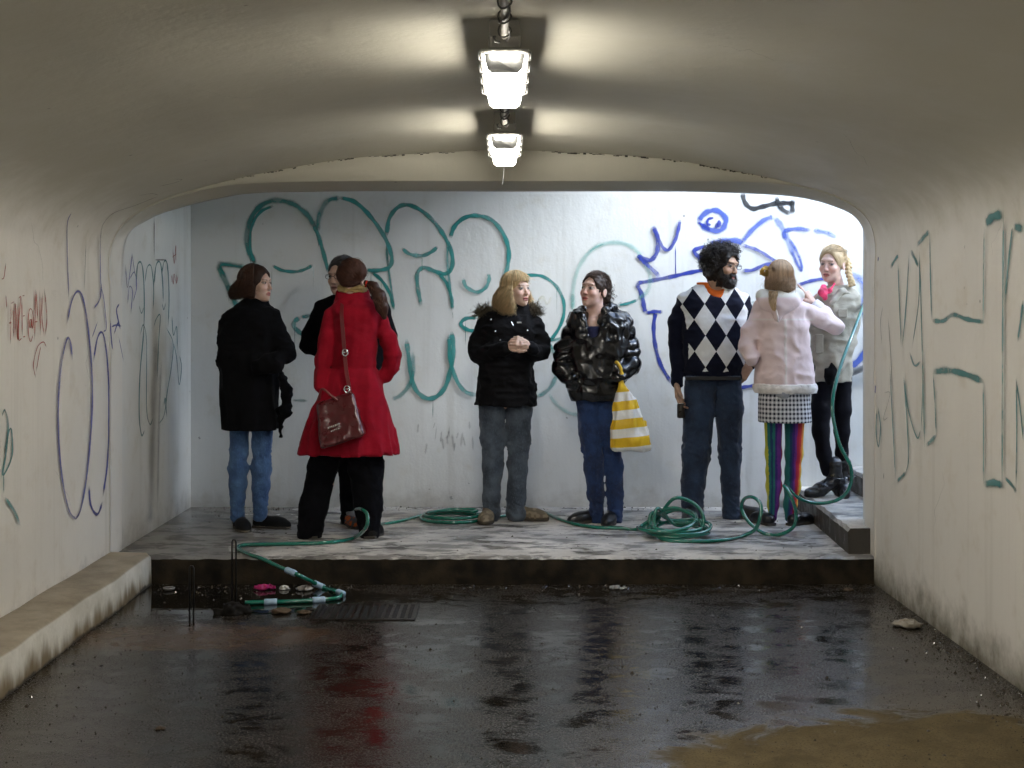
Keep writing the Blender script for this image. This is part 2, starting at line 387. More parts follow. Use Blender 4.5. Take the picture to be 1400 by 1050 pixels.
# lintel: the lens of face between vault and opening, the soffit, then the back
AVl, AOl, AQl = [(XR, -.05)] + AV + [(XL, -.05)], [(XR - .002, -.05)] + AO + [(XL + .002, -.05)], [(2.066, -.05)] + AQ + [(XL + .004, -.05)]
rows = [[(a[0], 0.001, a[1]) for a in AVl], [(a[0] * .998, 0.0, a[1] - 0.004) for a in AOl]]
nose = []
for k in range(6):
    t_ = k / 5; yy = 0.23 * t_
    nose.append([(a[0] + (b[0] - a[0]) * t_, yy + 0.002, a[1] + (b[1] - a[1]) * (t_ ** 0.8) - 0.004 * (1 - t_)) for a, b in zip(AOl, AQl)])
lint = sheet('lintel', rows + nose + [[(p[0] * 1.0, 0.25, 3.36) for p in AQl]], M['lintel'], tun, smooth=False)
# the squared end of the right side wall (jamb) and its return along the stairs
mb = MB(); mb.box((XR + 0.172, 0.116, 0.85), (0.30, 0.22, 1.70), bev=0.012); mb.build('wall_end', M['wall'], tun)
# dark ragged crack where the vault meets the lintel
mb = MB()
for i in range(8, len(AV) - 9):
    if abs(AV[i][0]) < 1.5:
        a, b = AV[i], AV[i + 1]; n = 8
        for k in range(n):
            if 0.5 + 0.5 * math.sin(i * 1.7 + math.sin(i * .9 + k * .3) * 2) < random.uniform(.1, .75): continue
            s0 = k / n; x0 = a[0] + (b[0] - a[0]) * s0; x1 = a[0] + (b[0] - a[0]) * (s0 + 1 / n)
            z0 = a[1] + (b[1] - a[1]) * s0; z1 = a[1] + (b[1] - a[1]) * (s0 + 1 / n); w = random.uniform(0.003, 0.011) * (0.6 if abs(x0) < 0.3 else 1)
            j = random.uniform(-.003, .003)
            mb.add([(x0, -0.004, z0 - 0.002 + j), (x1, -0.004, z1 - 0.002 + j), (x1, -0.003, z1 - w), (x0, -0.003, z0 - w)], [(0, 1, 2, 3)])
o = mb.build('crack', plain('crack_dirt', (0.03, 0.027, 0.02), 0.9), tun); o['kind'] = 'stuff'

# ---- left ledge along the wall
mb = MB(); rows = []
for j in range(60):
    y = -6.0 + (YF + 6.0) * j / 59
    j1 = 0.006 * math.sin(y * 5) + random.uniform(-.004, .004); h = 0.168 + 0.012 * max(0, (YF - y)) / 5 + random.uniform(-.003, .003)
    rows.append([(XL - 0.01, y, h + 0.005), (-1.985 + j1, y, h), (-1.965 + j1, y, h - 0.018), (-1.96 + j1 * .6, y, -0.02)])
rows.append([(XL - 0.01, YF + .004, 0.18), (-1.99, YF + .004, 0.175), (-1.975, YF + .004, 0.15), (-1.97, YF + .004, -0.02)])
led = sheet('ledge', rows, M['ledge'], None, smooth=False)
tag(led, 'low cream painted concrete ledge with a brown stained foot along the graffitied wall', 'ledge')

# ---- landing with a chipped front edge
lx = np.linspace(XL - 0.02, 2.6, 150); rows = [[], [], [], [], []]
for x in lx:
    ch = 0.004 * math.sin(x * 9) * math.sin(x * 23.0) + random.uniform(-.003, .003) + (random.uniform(.005, .018) if random.random() < .05 else 0)
    rows[0].append((x, YB + 0.05, ZL)); rows[1].append((x, YF + 0.03 + ch, ZL + random.uniform(-.001, .001)))
    rows[2].append((x, YF + 0.010 + ch * .6, ZL - 0.013 + random.uniform(-.003, .003))); rows[3].append((x, YF + 0.003 + ch * .6, ZL - 0.07)); rows[4].append((x, YF, -0.03))
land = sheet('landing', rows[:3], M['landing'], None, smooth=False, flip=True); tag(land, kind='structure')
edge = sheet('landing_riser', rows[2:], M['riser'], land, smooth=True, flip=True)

# ---- stairs that climb to the right out of the landing
stairs = empty('staircase', (2.03, 8.3, ZL)); tag(stairs, 'worn grey concrete stairs climbing beside the graffitied back wall out of the tunnel', 'stairs')
for i in range(22):
    x0 = 2.03 + 0.34 * i; z1 = ZL + 0.145 * (i + 1)
    mb = MB(); rows = []
    for y in np.linspace(YF + 0.10 if i == 0 else YF + 0.232, YB - 0.002, 26):
        j = random.uniform(-.006, .006)
        # the nosing runs slightly askew, as the photographed first step does
        sk = (-0.10 * (YB - y) / 1.9) if i == 0 else (-0.04 * (YB - y) / 1.9)
        rows.append([(x0 + sk + 0.004 - 2.03, y - 8.3, z1 - 0.16 - ZL), (x0 + sk + j * .5 - 2.03, y - 8.3, z1 - 0.02 - ZL), (x0 + sk + 0.016 + j - 2.03, y - 8.3, z1 + j * .3 - ZL), (x0 + 0.5 - 2.03, y - 8.3, z1 - ZL)])
    n = 4; v = [p for r in rows for p in r]; f = []
    for a in range(len(rows) - 1):
        for b in range(3): f.append((a * n + b, a * n + b + 1, (a + 1) * n + b + 1, (a + 1) * n + b))
    f.append((0, 1, 2, 3)); b0 = len(v)
    v += [(rows[0][3][0], rows[0][3][1], rows[0][0][2])]; f[-1] = (0, b0, 3, 2, 1)
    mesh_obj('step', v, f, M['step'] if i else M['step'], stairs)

# ---- back wall, left return of the landing, stair side wall, cover slab over the landing
bw = empty('back_wall', (0, YB, 0)); tag(bw, 'tall white plastered wall covered in teal and blue graffiti behind the people', 'wall')
wv = []; nxx, nzz = 90, 30
for j in range(nzz + 1):
    for i in range(nxx + 1): wv.append((-2.3 + 12.4 * i / nxx, 0.0, 0.02 + 4.2 * j / nzz))
wf = [(j * (nxx + 1) + i, j * (nxx + 1) + i + 1, (j + 1) * (nxx + 1) + i + 1, (j + 1) * (nxx + 1) + i) for j in range(nzz) for i in range(nxx)]
plaster = mesh_obj('plaster_face', wv, np.array(wf), M['back'], bw)
mb = MB(); mb.box((3.9, 0.16, 2.11), (12.4, 0.29, 4.2)); mb.build('wall_core', M['back'], bw)
lw = empty('landing_side_wall', (XL, YF, 0)); tag(lw, 'short white side wall at the closed shaded end of the landing', 'wall')
rows = [[(0.0, y - YF, z) for z in np.linspace(0.0, 3.4, 10)] for y in np.linspace(YF, YB, 12)]
lwf = sheet('plaster_face', rows, M['side'], lw, flip=True)
mb = MB(); mb.box((-0.16, 0.95, 1.7), (0.3, 1.92, 3.39)); mb.build('wall_core', M['back'], lw)
# rain-pipe groove and stain at the corner
sw = MB(); sw.box((5.9, YF + 0.36, 1.65), (7.56, 0.22, 3.4)); so = sw.build('stair_wall', M['back']); tag(so, 'white retaining wall on the near side of the stairs, hidden by the tunnel end', 'wall')
cs = MB(); cs.box(((HX0 + XL) / 2 - 0.1, (YF + .252 + YB) / 2, 3.25), (HX0 - XL + 0.2, YB - YF - .26, 0.2)); co = cs.build('cover_slab', M['lintel']); tag(co, 'concrete slab roofing the shaded end of the landing', 'roof')

# ---- handrail on the back wall
hr = empty('handrail', (2.3, YB, 1.0)); tag(hr, 'grey steel handrail sloping up the white wall beside the stairs', 'handrail')
steel = plain('galvanised_steel', (0.42, 0.43, 0.44), 0.4, 0.8, sc=60)
mb = MB(); p0 = Vector((0.06, -0.075, 0.07)); sl = Vector((1, 0, 0.145 / 0.34)).normalized()
mb.tube([p0 + Vector((-0.02, 0.05, -0.03)), p0] + [p0 + sl * k * 0.5 for k in range(1, 13)], 0.022, 12); mb.build('rail', steel, hr, True)
for k in (0.3, 1.9, 3.5, 5.1):
    mb = MB(); q = p0 + sl * k; mb.tube([q - Vector((0, 0, 0.02)), q + Vector((0, 0.03, -0.06)), q + Vector((0, 0.074, -0.06))], 0.008, 8); mb.build('bracket', steel, hr, True)

# ---- lamps on the crown of the vault
def emit(name, col, s):
    t = NT(name); t.set(Base__Color=(0.9, 0.9, 0.9), Roughness=0.3, Emission__Color=col, Emission__Strength=s); return t.m
M['tube_lit'] = emit('lit_diffuser', (1.0, 0.945, 0.845), LAMP_EMIT)
M['lamp_grey'] = plain('lamp_grey_plastic', (0.30, 0.29, 0.26), 0.5, sc=40)
M['lamp_end'] = plain('lamp_clear_end', (0.22, 0.22, 0.21), 0.25, sc=40)
M['clip'] = plain('clip_steel', (0.10, 0.10, 0.095), 0.5, 0.3)
def make_lamp():
    L = empty('tunnel_lamp', (0, 0, 0))               # origin: near end, crown of the vault above it
    ln = 0.79
    mb = MB(); mb.box((0, ln / 2, -0.045), (0.105, ln - 0.03, 0.05), bev=0.008); mb.build('housing', M['lamp_grey'], L)
    mb = MB(); mb.box((0, ln / 2, -0.076), (0.160, ln + 0.004, 0.012), bev=0.004); mb.build('rim', M['lamp_grey'], L)
    zt, zb = -0.0845, -0.142; wt, wb = 0.064, 0.056; y0t, y1t, y0b, y1b = 0.03, ln - 0.006, 0.035, ln - 0.03
    secs = []
    prof = [(-wt, zt), (-wt + .002, zt - .02), (-wb, zb + 0.012), (-wb + 0.014, zb), (wb - 0.014, zb), (wb, zb + 0.012), (wt - .002, zt - .02), (wt, zt)]
    v = []; f = []
    for a, (ya, sc_) in enumerate(((0.03, 1.0), (ln - 0.05, 1.0), (ln - 0.02, 0.82))):
        for x, z in prof: v.append((x * sc_, ya, zt + (z - zt) * (1.0 if a < 2 else 0.8)))
    for a in range(2):
        for k in range(7): f.append((a * 8 + k, a * 8 + k + 1, (a + 1) * 8 + k + 1, (a + 1) * 8 + k))
    mesh_obj('diffuser', v, f, M['tube_lit'], L, False)
    mesh_obj('end_cap', [(x, y + .0005, z) for x, y, z in v[16:24]], [tuple(range(8))], M['lamp_end'], L)
    # the near end of the diffuser is the clear end cap
    v = [(x, 0.0 + (0.012 if z < -0.1 else 0), z) for x, z in prof] + [(x, 0.029, z) for x, z in prof]
    f = [tuple(range(7, -1, -1))] + [(k, k + 1, 8 + k + 1, 8 + k) for k in range(7)]
    mesh_obj('end_cap', v, f, M['lamp_end'], L)
    for x in (-0.036, 0.0, 0.036):
        mb = MB(); mb.tube([(x, -0.003, -0.090), (x, -0.003, -0.103)], [0.009, 0.005], 8); mb.build('glowing_tube_end', M['tube_lit'], L)
    for s in (-1, 1):
        for k in range(4):
            y = 0.06 + k * 0.215
            mb = MB(); mb.tube([(s * 0.078, y, -0.066), (s * 0.085, y, -0.072), (s * 0.083, y, -0.094), (s * 0.066, y, -0.100)], 0.0035, 6); mb.build('clip', M['clip'], L)
    for y in (0.06, ln - 0.1):
        mb = MB(); mb.box((0, y, 0.006), (0.10, 0.04, 0.052), bev=0.002); mb.build('bracket', M['lamp_grey'], L)
    mb = MB(); mb.tube([(-0.03, 0.008, -0.03), (-0.035, -0.012, -0.035), (-0.03, -0.018, -0.05), (-0.015, -0.012, -0.052)], 0.004, 6); mb.build('hook', M['clip'], L)
    return L
def copy_tree(o, parent=None):
    c = o.copy(); COL.objects.link(c); c.parent = parent
    for ch in o.children: copy_tree(ch, c)
    return c
lamp = make_lamp(); LY = [4.19, 6.12, 2.26, 0.33, -1.6, -3.53]
lab = ['lit strip lamp on the vault between two lengths of grey conduit', 'lit strip lamp on the vault with a loose wire hanging below it'] + ['lit strip lamp further back along the vault, away from the tunnel mouth'] * 4
for i, y in enumerate(LY):
    o = lamp if i == 0 else copy_tree(lamp)
    o.location = (0.0, y, 2.416); tag(o, lab[i], 'lamp', 'strip lamps along the crown of the vault')
mb = MB(); mb.tube([(0, 6.93, 2.345), (0.0, 6.95, 2.31), (-0.004, 6.95, 2.26), (-0.010, 6.95, 2.20), (-0.014, 6.95, 2.185)], 0.0028, 6)
tag(mb.build('loose_wire', plain('wire_black', (0.02, 0.02, 0.02), 0.5)), 'thin black wire end hanging from the lamp by the tunnel mouth', 'wire')
M['conduit'] = plain('conduit_grey', (0.26, 0.24, 0.20), 0.55, sc=30)
for i, (ya, yb) in enumerate(((3.06, 4.20), (4.99, 6.13))):
    c = empty('conduit_pipe', (0, ya, 2.40)); tag(c, ['grey conduit with cable ties running up to the larger lamp', 'grey conduit joining the two lamps along the vault'][i], 'pipe', 'conduit along the vault')
    mb = MB(); mb.tube([(0, 0, -0.012), (0, yb - ya, -0.012)], 0.012, 10); mb.build('pipe', M['conduit'], c, True)
    for k in range(6):
        y = (yb - ya) * (0.08 + 0.17 * k); mb = MB()
        mb.tube([(0.0 + 0.02 * math.cos(a), y + 0.012 * math.sin(a * 2), -0.012 + 0.02 * math.sin(a)) for a in np.linspace(0, 2 * math.pi, 13)], 0.003, 5); mb.build('cable_tie', M['clip'], c)
    mb = MB(); mb.tube([(0.016 * math.sin(k * 0.9), (yb - ya) * k / 24, -0.018 + 0.01 * math.cos(k * 0.9)) for k in range(25)], 0.004, 6); mb.build('cable', plain('cable_dark', (0.05, 0.045, 0.04), 0.5), c, True)

# ================================================================== GRAFFITI (paint on the walls, parts of the walls)
def ray_surface(objs):
    trees = []
    for o in objs:
        mw = Matrix.Translation(o.parent.location) if o.parent else Matrix()
        vs = [mw @ v.co for v in o.data.vertices]; trees.append(BVHTree.FromPolygons(vs, [tuple(p.vertices) for p in o.data.polygons]))
    def hit(px, py):
        d = Vector(((px - VX) / FPX, 1.0, -(py - VY) / FPX)).normalized(); best = None
        for t in trees:
            h = t.ray_cast(Vector((0, 0, CAMZ)), d)
            if h[0] is not None and (best is None or h[3] < best[2]): best = (h[0], h[1], h[3])
        if best is None: return None
        n = best[1]; n = -n if n.dot(d) > 0 else n
        return best[0], n
    return hit
def paint_mat(name, col, alpha, soft=0.5):
    t = NT(name)
    a = t.n.new('ShaderNodeVertexColor'); a.layer_name = 'Col'; c = t.sep(a.outputs['Color'])   # r: across 0..1, g: along
    ed = t.math('SUBTRACT', 1.0, t.math('ABSOLUTE', t.math('SUBTRACT', t.math('MULTIPLY', c[0], 2.0), 1.0)))
    p = t.pos(); n = t.noise(p, 26, 5, 0.7); f = t.noise(p, 160, 3); big = t.noise(p, 4.5, 3)
    w_ = t.math('ADD', ed, t.math('MULTIPLY', t.math('SUBTRACT', n, 0.5), 0.30))
    core = t.ramp(w_, 0.26, 0.26 + soft * 0.8, 0.0, 1.0)
    dens = t.math('MULTIPLY', t.ramp(t.math('ADD', f, t.math('MULTIPLY', n, 0.5)), 0.35, 0.75, 0.70, 1.0), t.ramp(big, 0.25, 0.7, 0.62, 1.0))
    halo = t.math('MULTIPLY', t.ramp(w_, 0.0, 0.5, 0.0, 0.30), t.ramp(f, 0.42, 0.62))      # speckled overspray
    al = t.math('MULTIPLY', t.math('MAXIMUM', core, halo), t.math('MULTIPLY', dens, alpha))
    al = t.math('MULTIPLY', al, c[2])
    t.set(Base__Color=t.mix(n, tuple(x * 0.85 for x in col), col), Roughness=0.55, Alpha=al)
    return t.m
PM = {}
def paint(key):
    if key not in PM:
        table = {'teal': ((0.010, 0.27, 0.26), 0.95, 0.35), 'teal_soft': ((0.03, 0.28, 0.27), 0.74, 0.6), 'teal_pale': ((0.18, 0.48, 0.43), 0.5, 0.8),
                 'blue': ((0.012, 0.035, 0.36), 1.0, 0.3), 'blue_soft': ((0.05, 0.11, 0.52), 0.85, 0.6), 'blue_pale': ((0.09, 0.18, 0.60), 0.62, 0.7),
                 'black': ((0.008, 0.009, 0.012), 1.0, 0.35), 'violet': ((0.05, 0.06, 0.34), 0.85, 0.6), 'red': ((0.42, 0.04, 0.02), 0.85, 0.5),
                 'wallteal': ((0.05, 0.23, 0.24), 0.82, 0.55), 'ink': ((0.03, 0.03, 0.03), 0.6, 0.5), 'grey': ((0.16, 0.15, 0.14), 0.42, 0.9), 'yellow': ((0.62, 0.55, 0.22), 0.3, 0.8),
                 'rust': ((0.12, 0.07, 0.04), 0.8, 0.5)}
        PM[key] = paint_mat('spray_' + key, *table[key])
    return PM[key]
LAYER = [0]
def stroke(hit, key, pts, w, parent, name='paint_stroke', n=10, taper=0.15, smooth=True, ori=None):
    """one stroke of spray paint: a thin skin on the wall; pts and w (full width) in photo pixels"""
    P = spline(pts, n) if smooth and len(pts) > 2 else spline(pts, 14)
    H = [h for h in (hit(p[0], p[1]) for p in P) if h is not None]
    if len(H) < 2: return None
    v = []; cc = []; LAYER[0] = (LAYER[0] + 1) % 40
    m = len(H); org = parent.location
    for i, (q, nr) in enumerate(H):
        tg = H[min(i + 1, m - 1)][0] - H[max(i - 1, 0)][0]
        s = nr.cross(tg)
        if s.length < 1e-7: s = Vector((0, 0, 1))
        s.normalize(); half = w * q.y / FPX / 2 * 1.04
        def pj(v): return Vector((v.x * FPX / v.y, (v.z - CAMZ) * FPX / v.y))
        half *= min(2.3, max(1.0, (FPX / q.y * .001) / max((pj(q + s * .001) - pj(q)).length, 1e-6)))   # a stroke on a receding wall is wider than it looks
        t = i / (m - 1); e = min(1.0, min(i, m - 1 - i) / 3.0 + (0.0 if taper < .4 else .3))
        off = 0.0012 + 0.0011 * (LAYER[0] % 9) + 0.0006 * t
        wob = 1 + 0.12 * math.sin(i * 0.7 + LAYER[0])
        for k in (-1, -0.5, 0.5, 1):
            v.append(q + s * half * k * wob * (0.55 + 0.45 * e) + nr * off - org); cc.append(((k + 1) / 2, t, e))
    f = [(i * 4 + k, i * 4 + k + 1, i * 4 + k + 5, i * 4 + k + 4) for i in range(m - 1) for k in range(3)]
    o = mesh_obj(name, v, np.array(f), paint(key), parent, True, np.array(cc))
    return o
hitB = ray_surface([plaster])
def C5(L): return [(280 + x / 2.692, 250 + y / 2.692) for x, y in L]
def C6(L): return [(780 + x / 3.182, 250 + y / 3.182) for x, y in L]
T = [('teal_soft', 13, [(150, 310), (95, 302), (42, 297)]), ('teal_soft', 15, [(45, 300), (72, 352), (98, 410), (125, 470)]), ('teal', 5, [(150, 312), (62, 303), (78, 350)]),
     ('teal_soft', 14, [(190, 302), (160, 245), (158, 170), (190, 100), (250, 66), (320, 76), (375, 115), (408, 165)]), ('teal', 6, [(186, 300), (168, 240), (172, 165), (205, 108), (255, 84)]),
     ('teal', 9, [(400, 150), (420, 200), (438, 262), (458, 338)]),
     ('teal_soft', 12, [(415, 185), (422, 120), (452, 68), (500, 54)]), ('teal', 9, [(495, 54), (555, 72), (615, 130), (665, 205), (688, 270), (680, 310), (640, 322), (590, 321)]),
     ('teal', 7, [(612, 327), (650, 358), (682, 410), (697, 470)]), ('teal_soft', 6, [(668, 225), (674, 300), (688, 400), (697, 470)]),
     ('teal', 9, [(668, 200), (680, 130), (715, 88), (760, 84), (820, 120), (875, 185), (908, 255), (910, 310), (885, 335), (845, 325), (805, 312), (782, 335), (785, 390), (797, 455)]),
     ('teal', 7, [(860, 332), (892, 372), (908, 425), (912, 468)]), ('teal_soft', 7, [(895, 215), (893, 290), (902, 380), (912, 465)]),
     ('teal', 9, [(903, 205), (920, 160), (960, 127), (1010, 122), (1060, 140), (1100, 190), (1119, 250), (1114, 310), (1100, 360)]),
     ('teal', 7, [(248, 303), (285, 322), (335, 327), (370, 318), (400, 301)]), ('teal', 8, [(724, 240), (755, 262), (800, 268), (835, 254), (858, 234)]),
     ('teal', 8, [(950, 348), (962, 382), (1000, 402), (1032, 388), (1046, 358), (1044, 332)]),
     ('teal', 7, [(1150, 345), (1190, 340), (1245, 345), (1295, 383), (1322, 445), (1313, 515), (1272, 580), (1235, 610)]),
     ('teal', 8, [(1005, 495), (960, 500), (943, 520), (965, 540), (1000, 546)]), ('teal_soft', 8, [(1230, 560), (1275, 578), (1330, 568)]),
     ('teal_soft', 10, [(1262, 580), (1292, 640), (1296, 700), (1270, 755), (1220, 792)]),
     ('teal_soft', 10, [(400, 487), (350, 495)]), ('teal', 10, [(352, 495), (330, 512), (332, 535), (370, 565)]),
     ('teal', 10, [(742, 572), (752, 650), (768, 742), (800, 785), (840, 792), (880, 760), (905, 690), (915, 610), (908, 545)]),
     ('teal_soft', 10, [(765, 620), (768, 690), (752, 745), (720, 782), (688, 797)]), ('teal', 9, [(900, 555), (902, 640), (922, 715), (955, 765), (1000, 782)]),
     ('teal_soft', 6, [(320, 800), (380, 802)]), ('teal_pale', 10, [(1265, 775), (1300, 820), (1345, 848), (1400, 852)])]
for k, w, L in T: stroke(hitB, k, C5(L), w, bw)
for k, w, L in [('teal_pale', 12, [(12, 560), (10, 470), (35, 370), (95, 290), (180, 260), (260, 275), (318, 330)]), ('teal_pale', 11, [(318, 330), (345, 405), (335, 470), (290, 510)]),
                ('teal', 6, [(295, 508), (250, 524), (205, 533)]), ('teal_pale', 9, [(10, 480), (8, 560)]),
                ('blue', 9, [(360, 185), (378, 240), (376, 300), (350, 335), (318, 330), (288, 316)]), ('blue', 8, [(288, 316), (340, 362), (392, 413)]),
                ('blue', 7, [(355, 190), (378, 235), (400, 280), (425, 292), (452, 255), (468, 205), (476, 158)]), ('blue', 2, [(456, 270), (457, 350), (457, 415)]),
                ('blue', 8, [(283, 437), (340, 428), (430, 410), (520, 390), (600, 375)]), ('blue', 9, [(284, 437), (308, 480), (318, 530), (326, 566)]), ('blue', 7, [(326, 566), (365, 560), (402, 562)]),
                ('blue', 8, [(372, 556), (362, 620), (368, 700), (392, 790), (445, 880)]),
                ('blue_soft', 14, [(552, 170), (592, 128), (640, 122), (676, 160), (655, 204), (610, 205), (562, 178)]), ('blue', 5, [(548, 168), (585, 190), (610, 205)]), ('blue', 5, [(625, 152), (600, 158), (595, 178), (612, 184)]),
                ('blue', 10, [(630, 182), (640, 186), (646, 176), (636, 172)]),
                ('blue', 8, [(590, 350), (560, 325), (538, 294), (600, 272)]), ('blue_soft', 15, [(600, 270), (660, 255), (720, 252), (750, 268)]), ('blue', 7, [(745, 270), (800, 288), (850, 315), (888, 346), (840, 358), (790, 380), (745, 382)]),
                ('blue_soft', 12, [(742, 265), (790, 205), (845, 160), (885, 148)]), ('blue_pale', 16, [(885, 148), (918, 190), (945, 250), (978, 330)]),
                ('blue_soft', 7, [(950, 240), (985, 300), (1003, 350), (1004, 382), (985, 350), (960, 290)]), ('blue_soft', 11, [(935, 250), (932, 212), (980, 200), (1050, 206)]), ('blue_pale', 11, [(1050, 206), (1115, 216), (1160, 240)]),
                ('blue', 7, [(985, 446), (1040, 428), (1110, 416), (1150, 420)]), ('blue_pale', 17, [(1215, 395), (1262, 420), (1282, 470), (1276, 520), (1258, 552)]), ('blue_soft', 17, [(1262, 550), (1298, 590), (1306, 650), (1290, 720), (1245, 780), (1200, 800)]),
                ('blue', 7, [(725, 892), (770, 886), (820, 878)]), ('teal_pale', 3, [(778, 520), (830, 515)]),
                ('black', 10, [(748, 42), (758, 84), (790, 112), (835, 104), (890, 90), (935, 88), (972, 90)]), ('black', 10, [(966, 70), (965, 138)]), ('black', 9, [(893, 58), (915, 108), (958, 138)])]:
    stroke(hitB, k, C6(L), w, bw)
for i in range(26):      # runs of paint below the strokes
    k_, w_s, L_s = random.choice([q for q in T if q[0] == 'teal' and len(q[2]) > 3]); x, y = C5([random.choice(L_s)])[0]
    stroke(hitB, 'teal_pale' if i % 2 else 'teal_soft', [(x, y + 2), (x + random.uniform(-.6, .6), y + random.uniform(10, 42))], random.uniform(1.0, 1.8), bw, 'paint_run')
# scuffs on the plaster and a faint yellow scrawl
for i in range(16):
    x = random.gauss(615, 16); y = random.gauss(590, 10); stroke(hitB, 'grey', [(x, y), (x + random.uniform(-3, 3), y + random.uniform(8, 22))], random.uniform(2, 7), bw, 'scuff')
stroke(hitB, 'yellow', [(735, 412), (742, 405), (748, 416), (754, 404)], 5, bw, 'scuff')
for x, y, w in ((616, 678, 6), (272, 597, 4), (586, 668, 2), (774, 570, 3), (640, 660, 2)):
    stroke(hitB, 'ink', [(x, y), (x + 2, y + w * .8)], w, bw, 'scuff', taper=0.5)

hitT = ray_surface([wl_, vault, lwf]); hitRt = ray_surface([wr_, vault])
def CL(L): return [(x / 1.843, 230 + y / 1.843) for x, y in L]
def CF(L): return [(x / 5.525, 330 + y / 5.525) for x, y in L]
def CR(L): return [(1100 + x / 2.234, 230 + y / 2.234) for x, y in L]
for k, w, L in [('violet', 3, [(180, 108), (168, 140), (168, 220), (172, 340)]), ('ink', 1.6, [(215, 180), (210, 310)]),
                ('violet', 6, [(166, 392), (178, 335), (193, 310), (207, 330), (220, 410), (229, 520), (228, 640), (215, 780), (200, 860), (186, 886)]),
                ('violet', 6, [(190, 886), (170, 860), (152, 770), (143, 640), (148, 520), (162, 440), (172, 432), (180, 485)]),
                ('violet', 3, [(250, 150), (250, 280), (258, 330), (264, 400), (256, 412)]), ('violet', 5, [(252, 290), (247, 330), (230, 356)]), ('violet', 3, [(226, 430), (242, 384)]),
                ('violet', 6, [(234, 490), (246, 425), (260, 420), (271, 500), (274, 620), (270, 740), (258, 830)]), ('violet', 8, [(258, 840), (244, 872), (228, 850), (222, 800)]),
                ('ink', 2.2, [(252, 180), (258, 142), (285, 112), (340, 92), (400, 68)]), ('ink', 1.6, [(400, 66), (380, 62), (345, 68)]), ('ink', 1.5, [(400, 45), (440, 36), (458, 28), (440, 27)]),
                ('violet', 4, [(275, 370), (282, 450), (290, 440), (292, 350)]), ('violet', 5, [(285, 420), (296, 390), (303, 410), (292, 360), (300, 340)]), ('violet', 2, [(296, 420), (310, 490)]), ('violet', 4, [(278, 400), (290, 395), (304, 398)]),
                ('violet', 3, [(313, 240), (318, 300), (326, 250), (330, 215)]), ('violet', 3, [(318, 345), (322, 300), (330, 310), (326, 370)]), ('violet', 3, [(322, 280), (335, 262), (340, 300), (330, 340)]), ('violet', 2, [(328, 212), (336, 270)]),
                ('wallteal', 4, [(342, 300), (346, 245), (356, 240), (362, 290), (362, 400), (352, 520), (350, 620), (356, 672), (364, 660)]), ('wallteal', 3, [(364, 290), (370, 250), (380, 248), (386, 300), (385, 360)]),
                ('wallteal', 4, [(386, 300), (392, 245), (402, 238), (408, 280), (410, 340)]), ('wallteal', 4, [(405, 270), (412, 235), (420, 245), (424, 320), (422, 400)]), ('wallteal', 3, [(348, 345), (354, 365), (360, 350)]), ('wallteal', 3, [(406, 340), (410, 356), (415, 338)]),
                ('wallteal', 3, [(350, 420), (358, 395), (366, 440), (366, 600), (374, 645), (382, 630)]), ('wallteal', 3, [(384, 400), (390, 380), (400, 372), (396, 440), (392, 540)]), ('wallteal', 3, [(414, 400), (432, 440), (428, 500), (418, 560), (410, 620), (396, 645)]),
                ('wallteal', 3, [(412, 600), (416, 580), (420, 632)]), ('wallteal', 3, [(432, 370), (436, 420), (444, 400), (446, 460)]), ('wallteal', 3, [(436, 440), (444, 480), (450, 545), (456, 500), (450, 470)]),
                ('wallteal', 5, [(2, 625), (10, 610), (18, 650), (12, 720), (4, 770), (14, 760), (28, 720), (26, 660), (18, 668), (10, 720)]), ('wallteal', 3, [(6, 770), (6, 820)]), ('wallteal', 10, [(8, 830), (30, 860), (48, 900)]),
                ('red', 2, [(432, 200), (436, 240), (440, 195), (440, 245)]), ('red', 2, [(430, 225), (442, 215)]), ('red', 2, [(428, 268), (430, 290)]), ('red', 2, [(434, 265), (436, 292), (438, 266), (442, 290)]), ('red', 2, [(444, 265), (444, 290), (448, 268)]),
                ('rust', 3.5, [(387, 118), (387, 232)]), ('rust', 3, [(387, 231), (418, 231)]), ('grey', 26, [(392, 420), (388, 560), (382, 700), (378, 830), (376, 900)]), ('grey', 10, [(404, 480), (398, 640), (394, 860)])]:
    stroke(hitT, k, CL(L), w, tun if L[0][0] < 330 else lw)
# the red scrawl on the left wall
for L in [[(30, 400), (38, 515)], [(64, 780), (66, 640), (66, 460)], [(64, 470), (92, 455)], [(66, 618), (86, 612)], [(98, 470), (100, 745)], [(110, 750), (110, 470), (130, 740), (130, 460)],
          [(132, 430), (150, 425), (138, 560), (132, 735), (158, 730)], [(162, 425), (166, 720)], [(164, 412), (182, 408)], [(166, 565), (182, 560)], [(166, 722), (184, 718)],
          [(226, 590), (214, 600), (214, 645), (226, 640), (228, 590), (236, 655), (244, 600), (232, 520), (212, 520), (202, 620), (208, 720), (224, 755), (240, 700)],
          [(250, 760), (258, 360)], [(258, 360), (272, 600)], [(248, 610), (270, 605)], [(284, 365), (288, 730)], [(300, 470), (302, 650)], [(318, 380), (312, 560), (330, 720)], [(328, 345), (348, 560), (335, 720)],
          [(345, 800), (320, 760), (275, 800), (245, 930), (262, 1035)], [(300, 790), (285, 860), (262, 990)], [(0, 285), (18, 270), (32, 160)]]:
    stroke(hitT, 'red', CF(L), 2.4, tun)
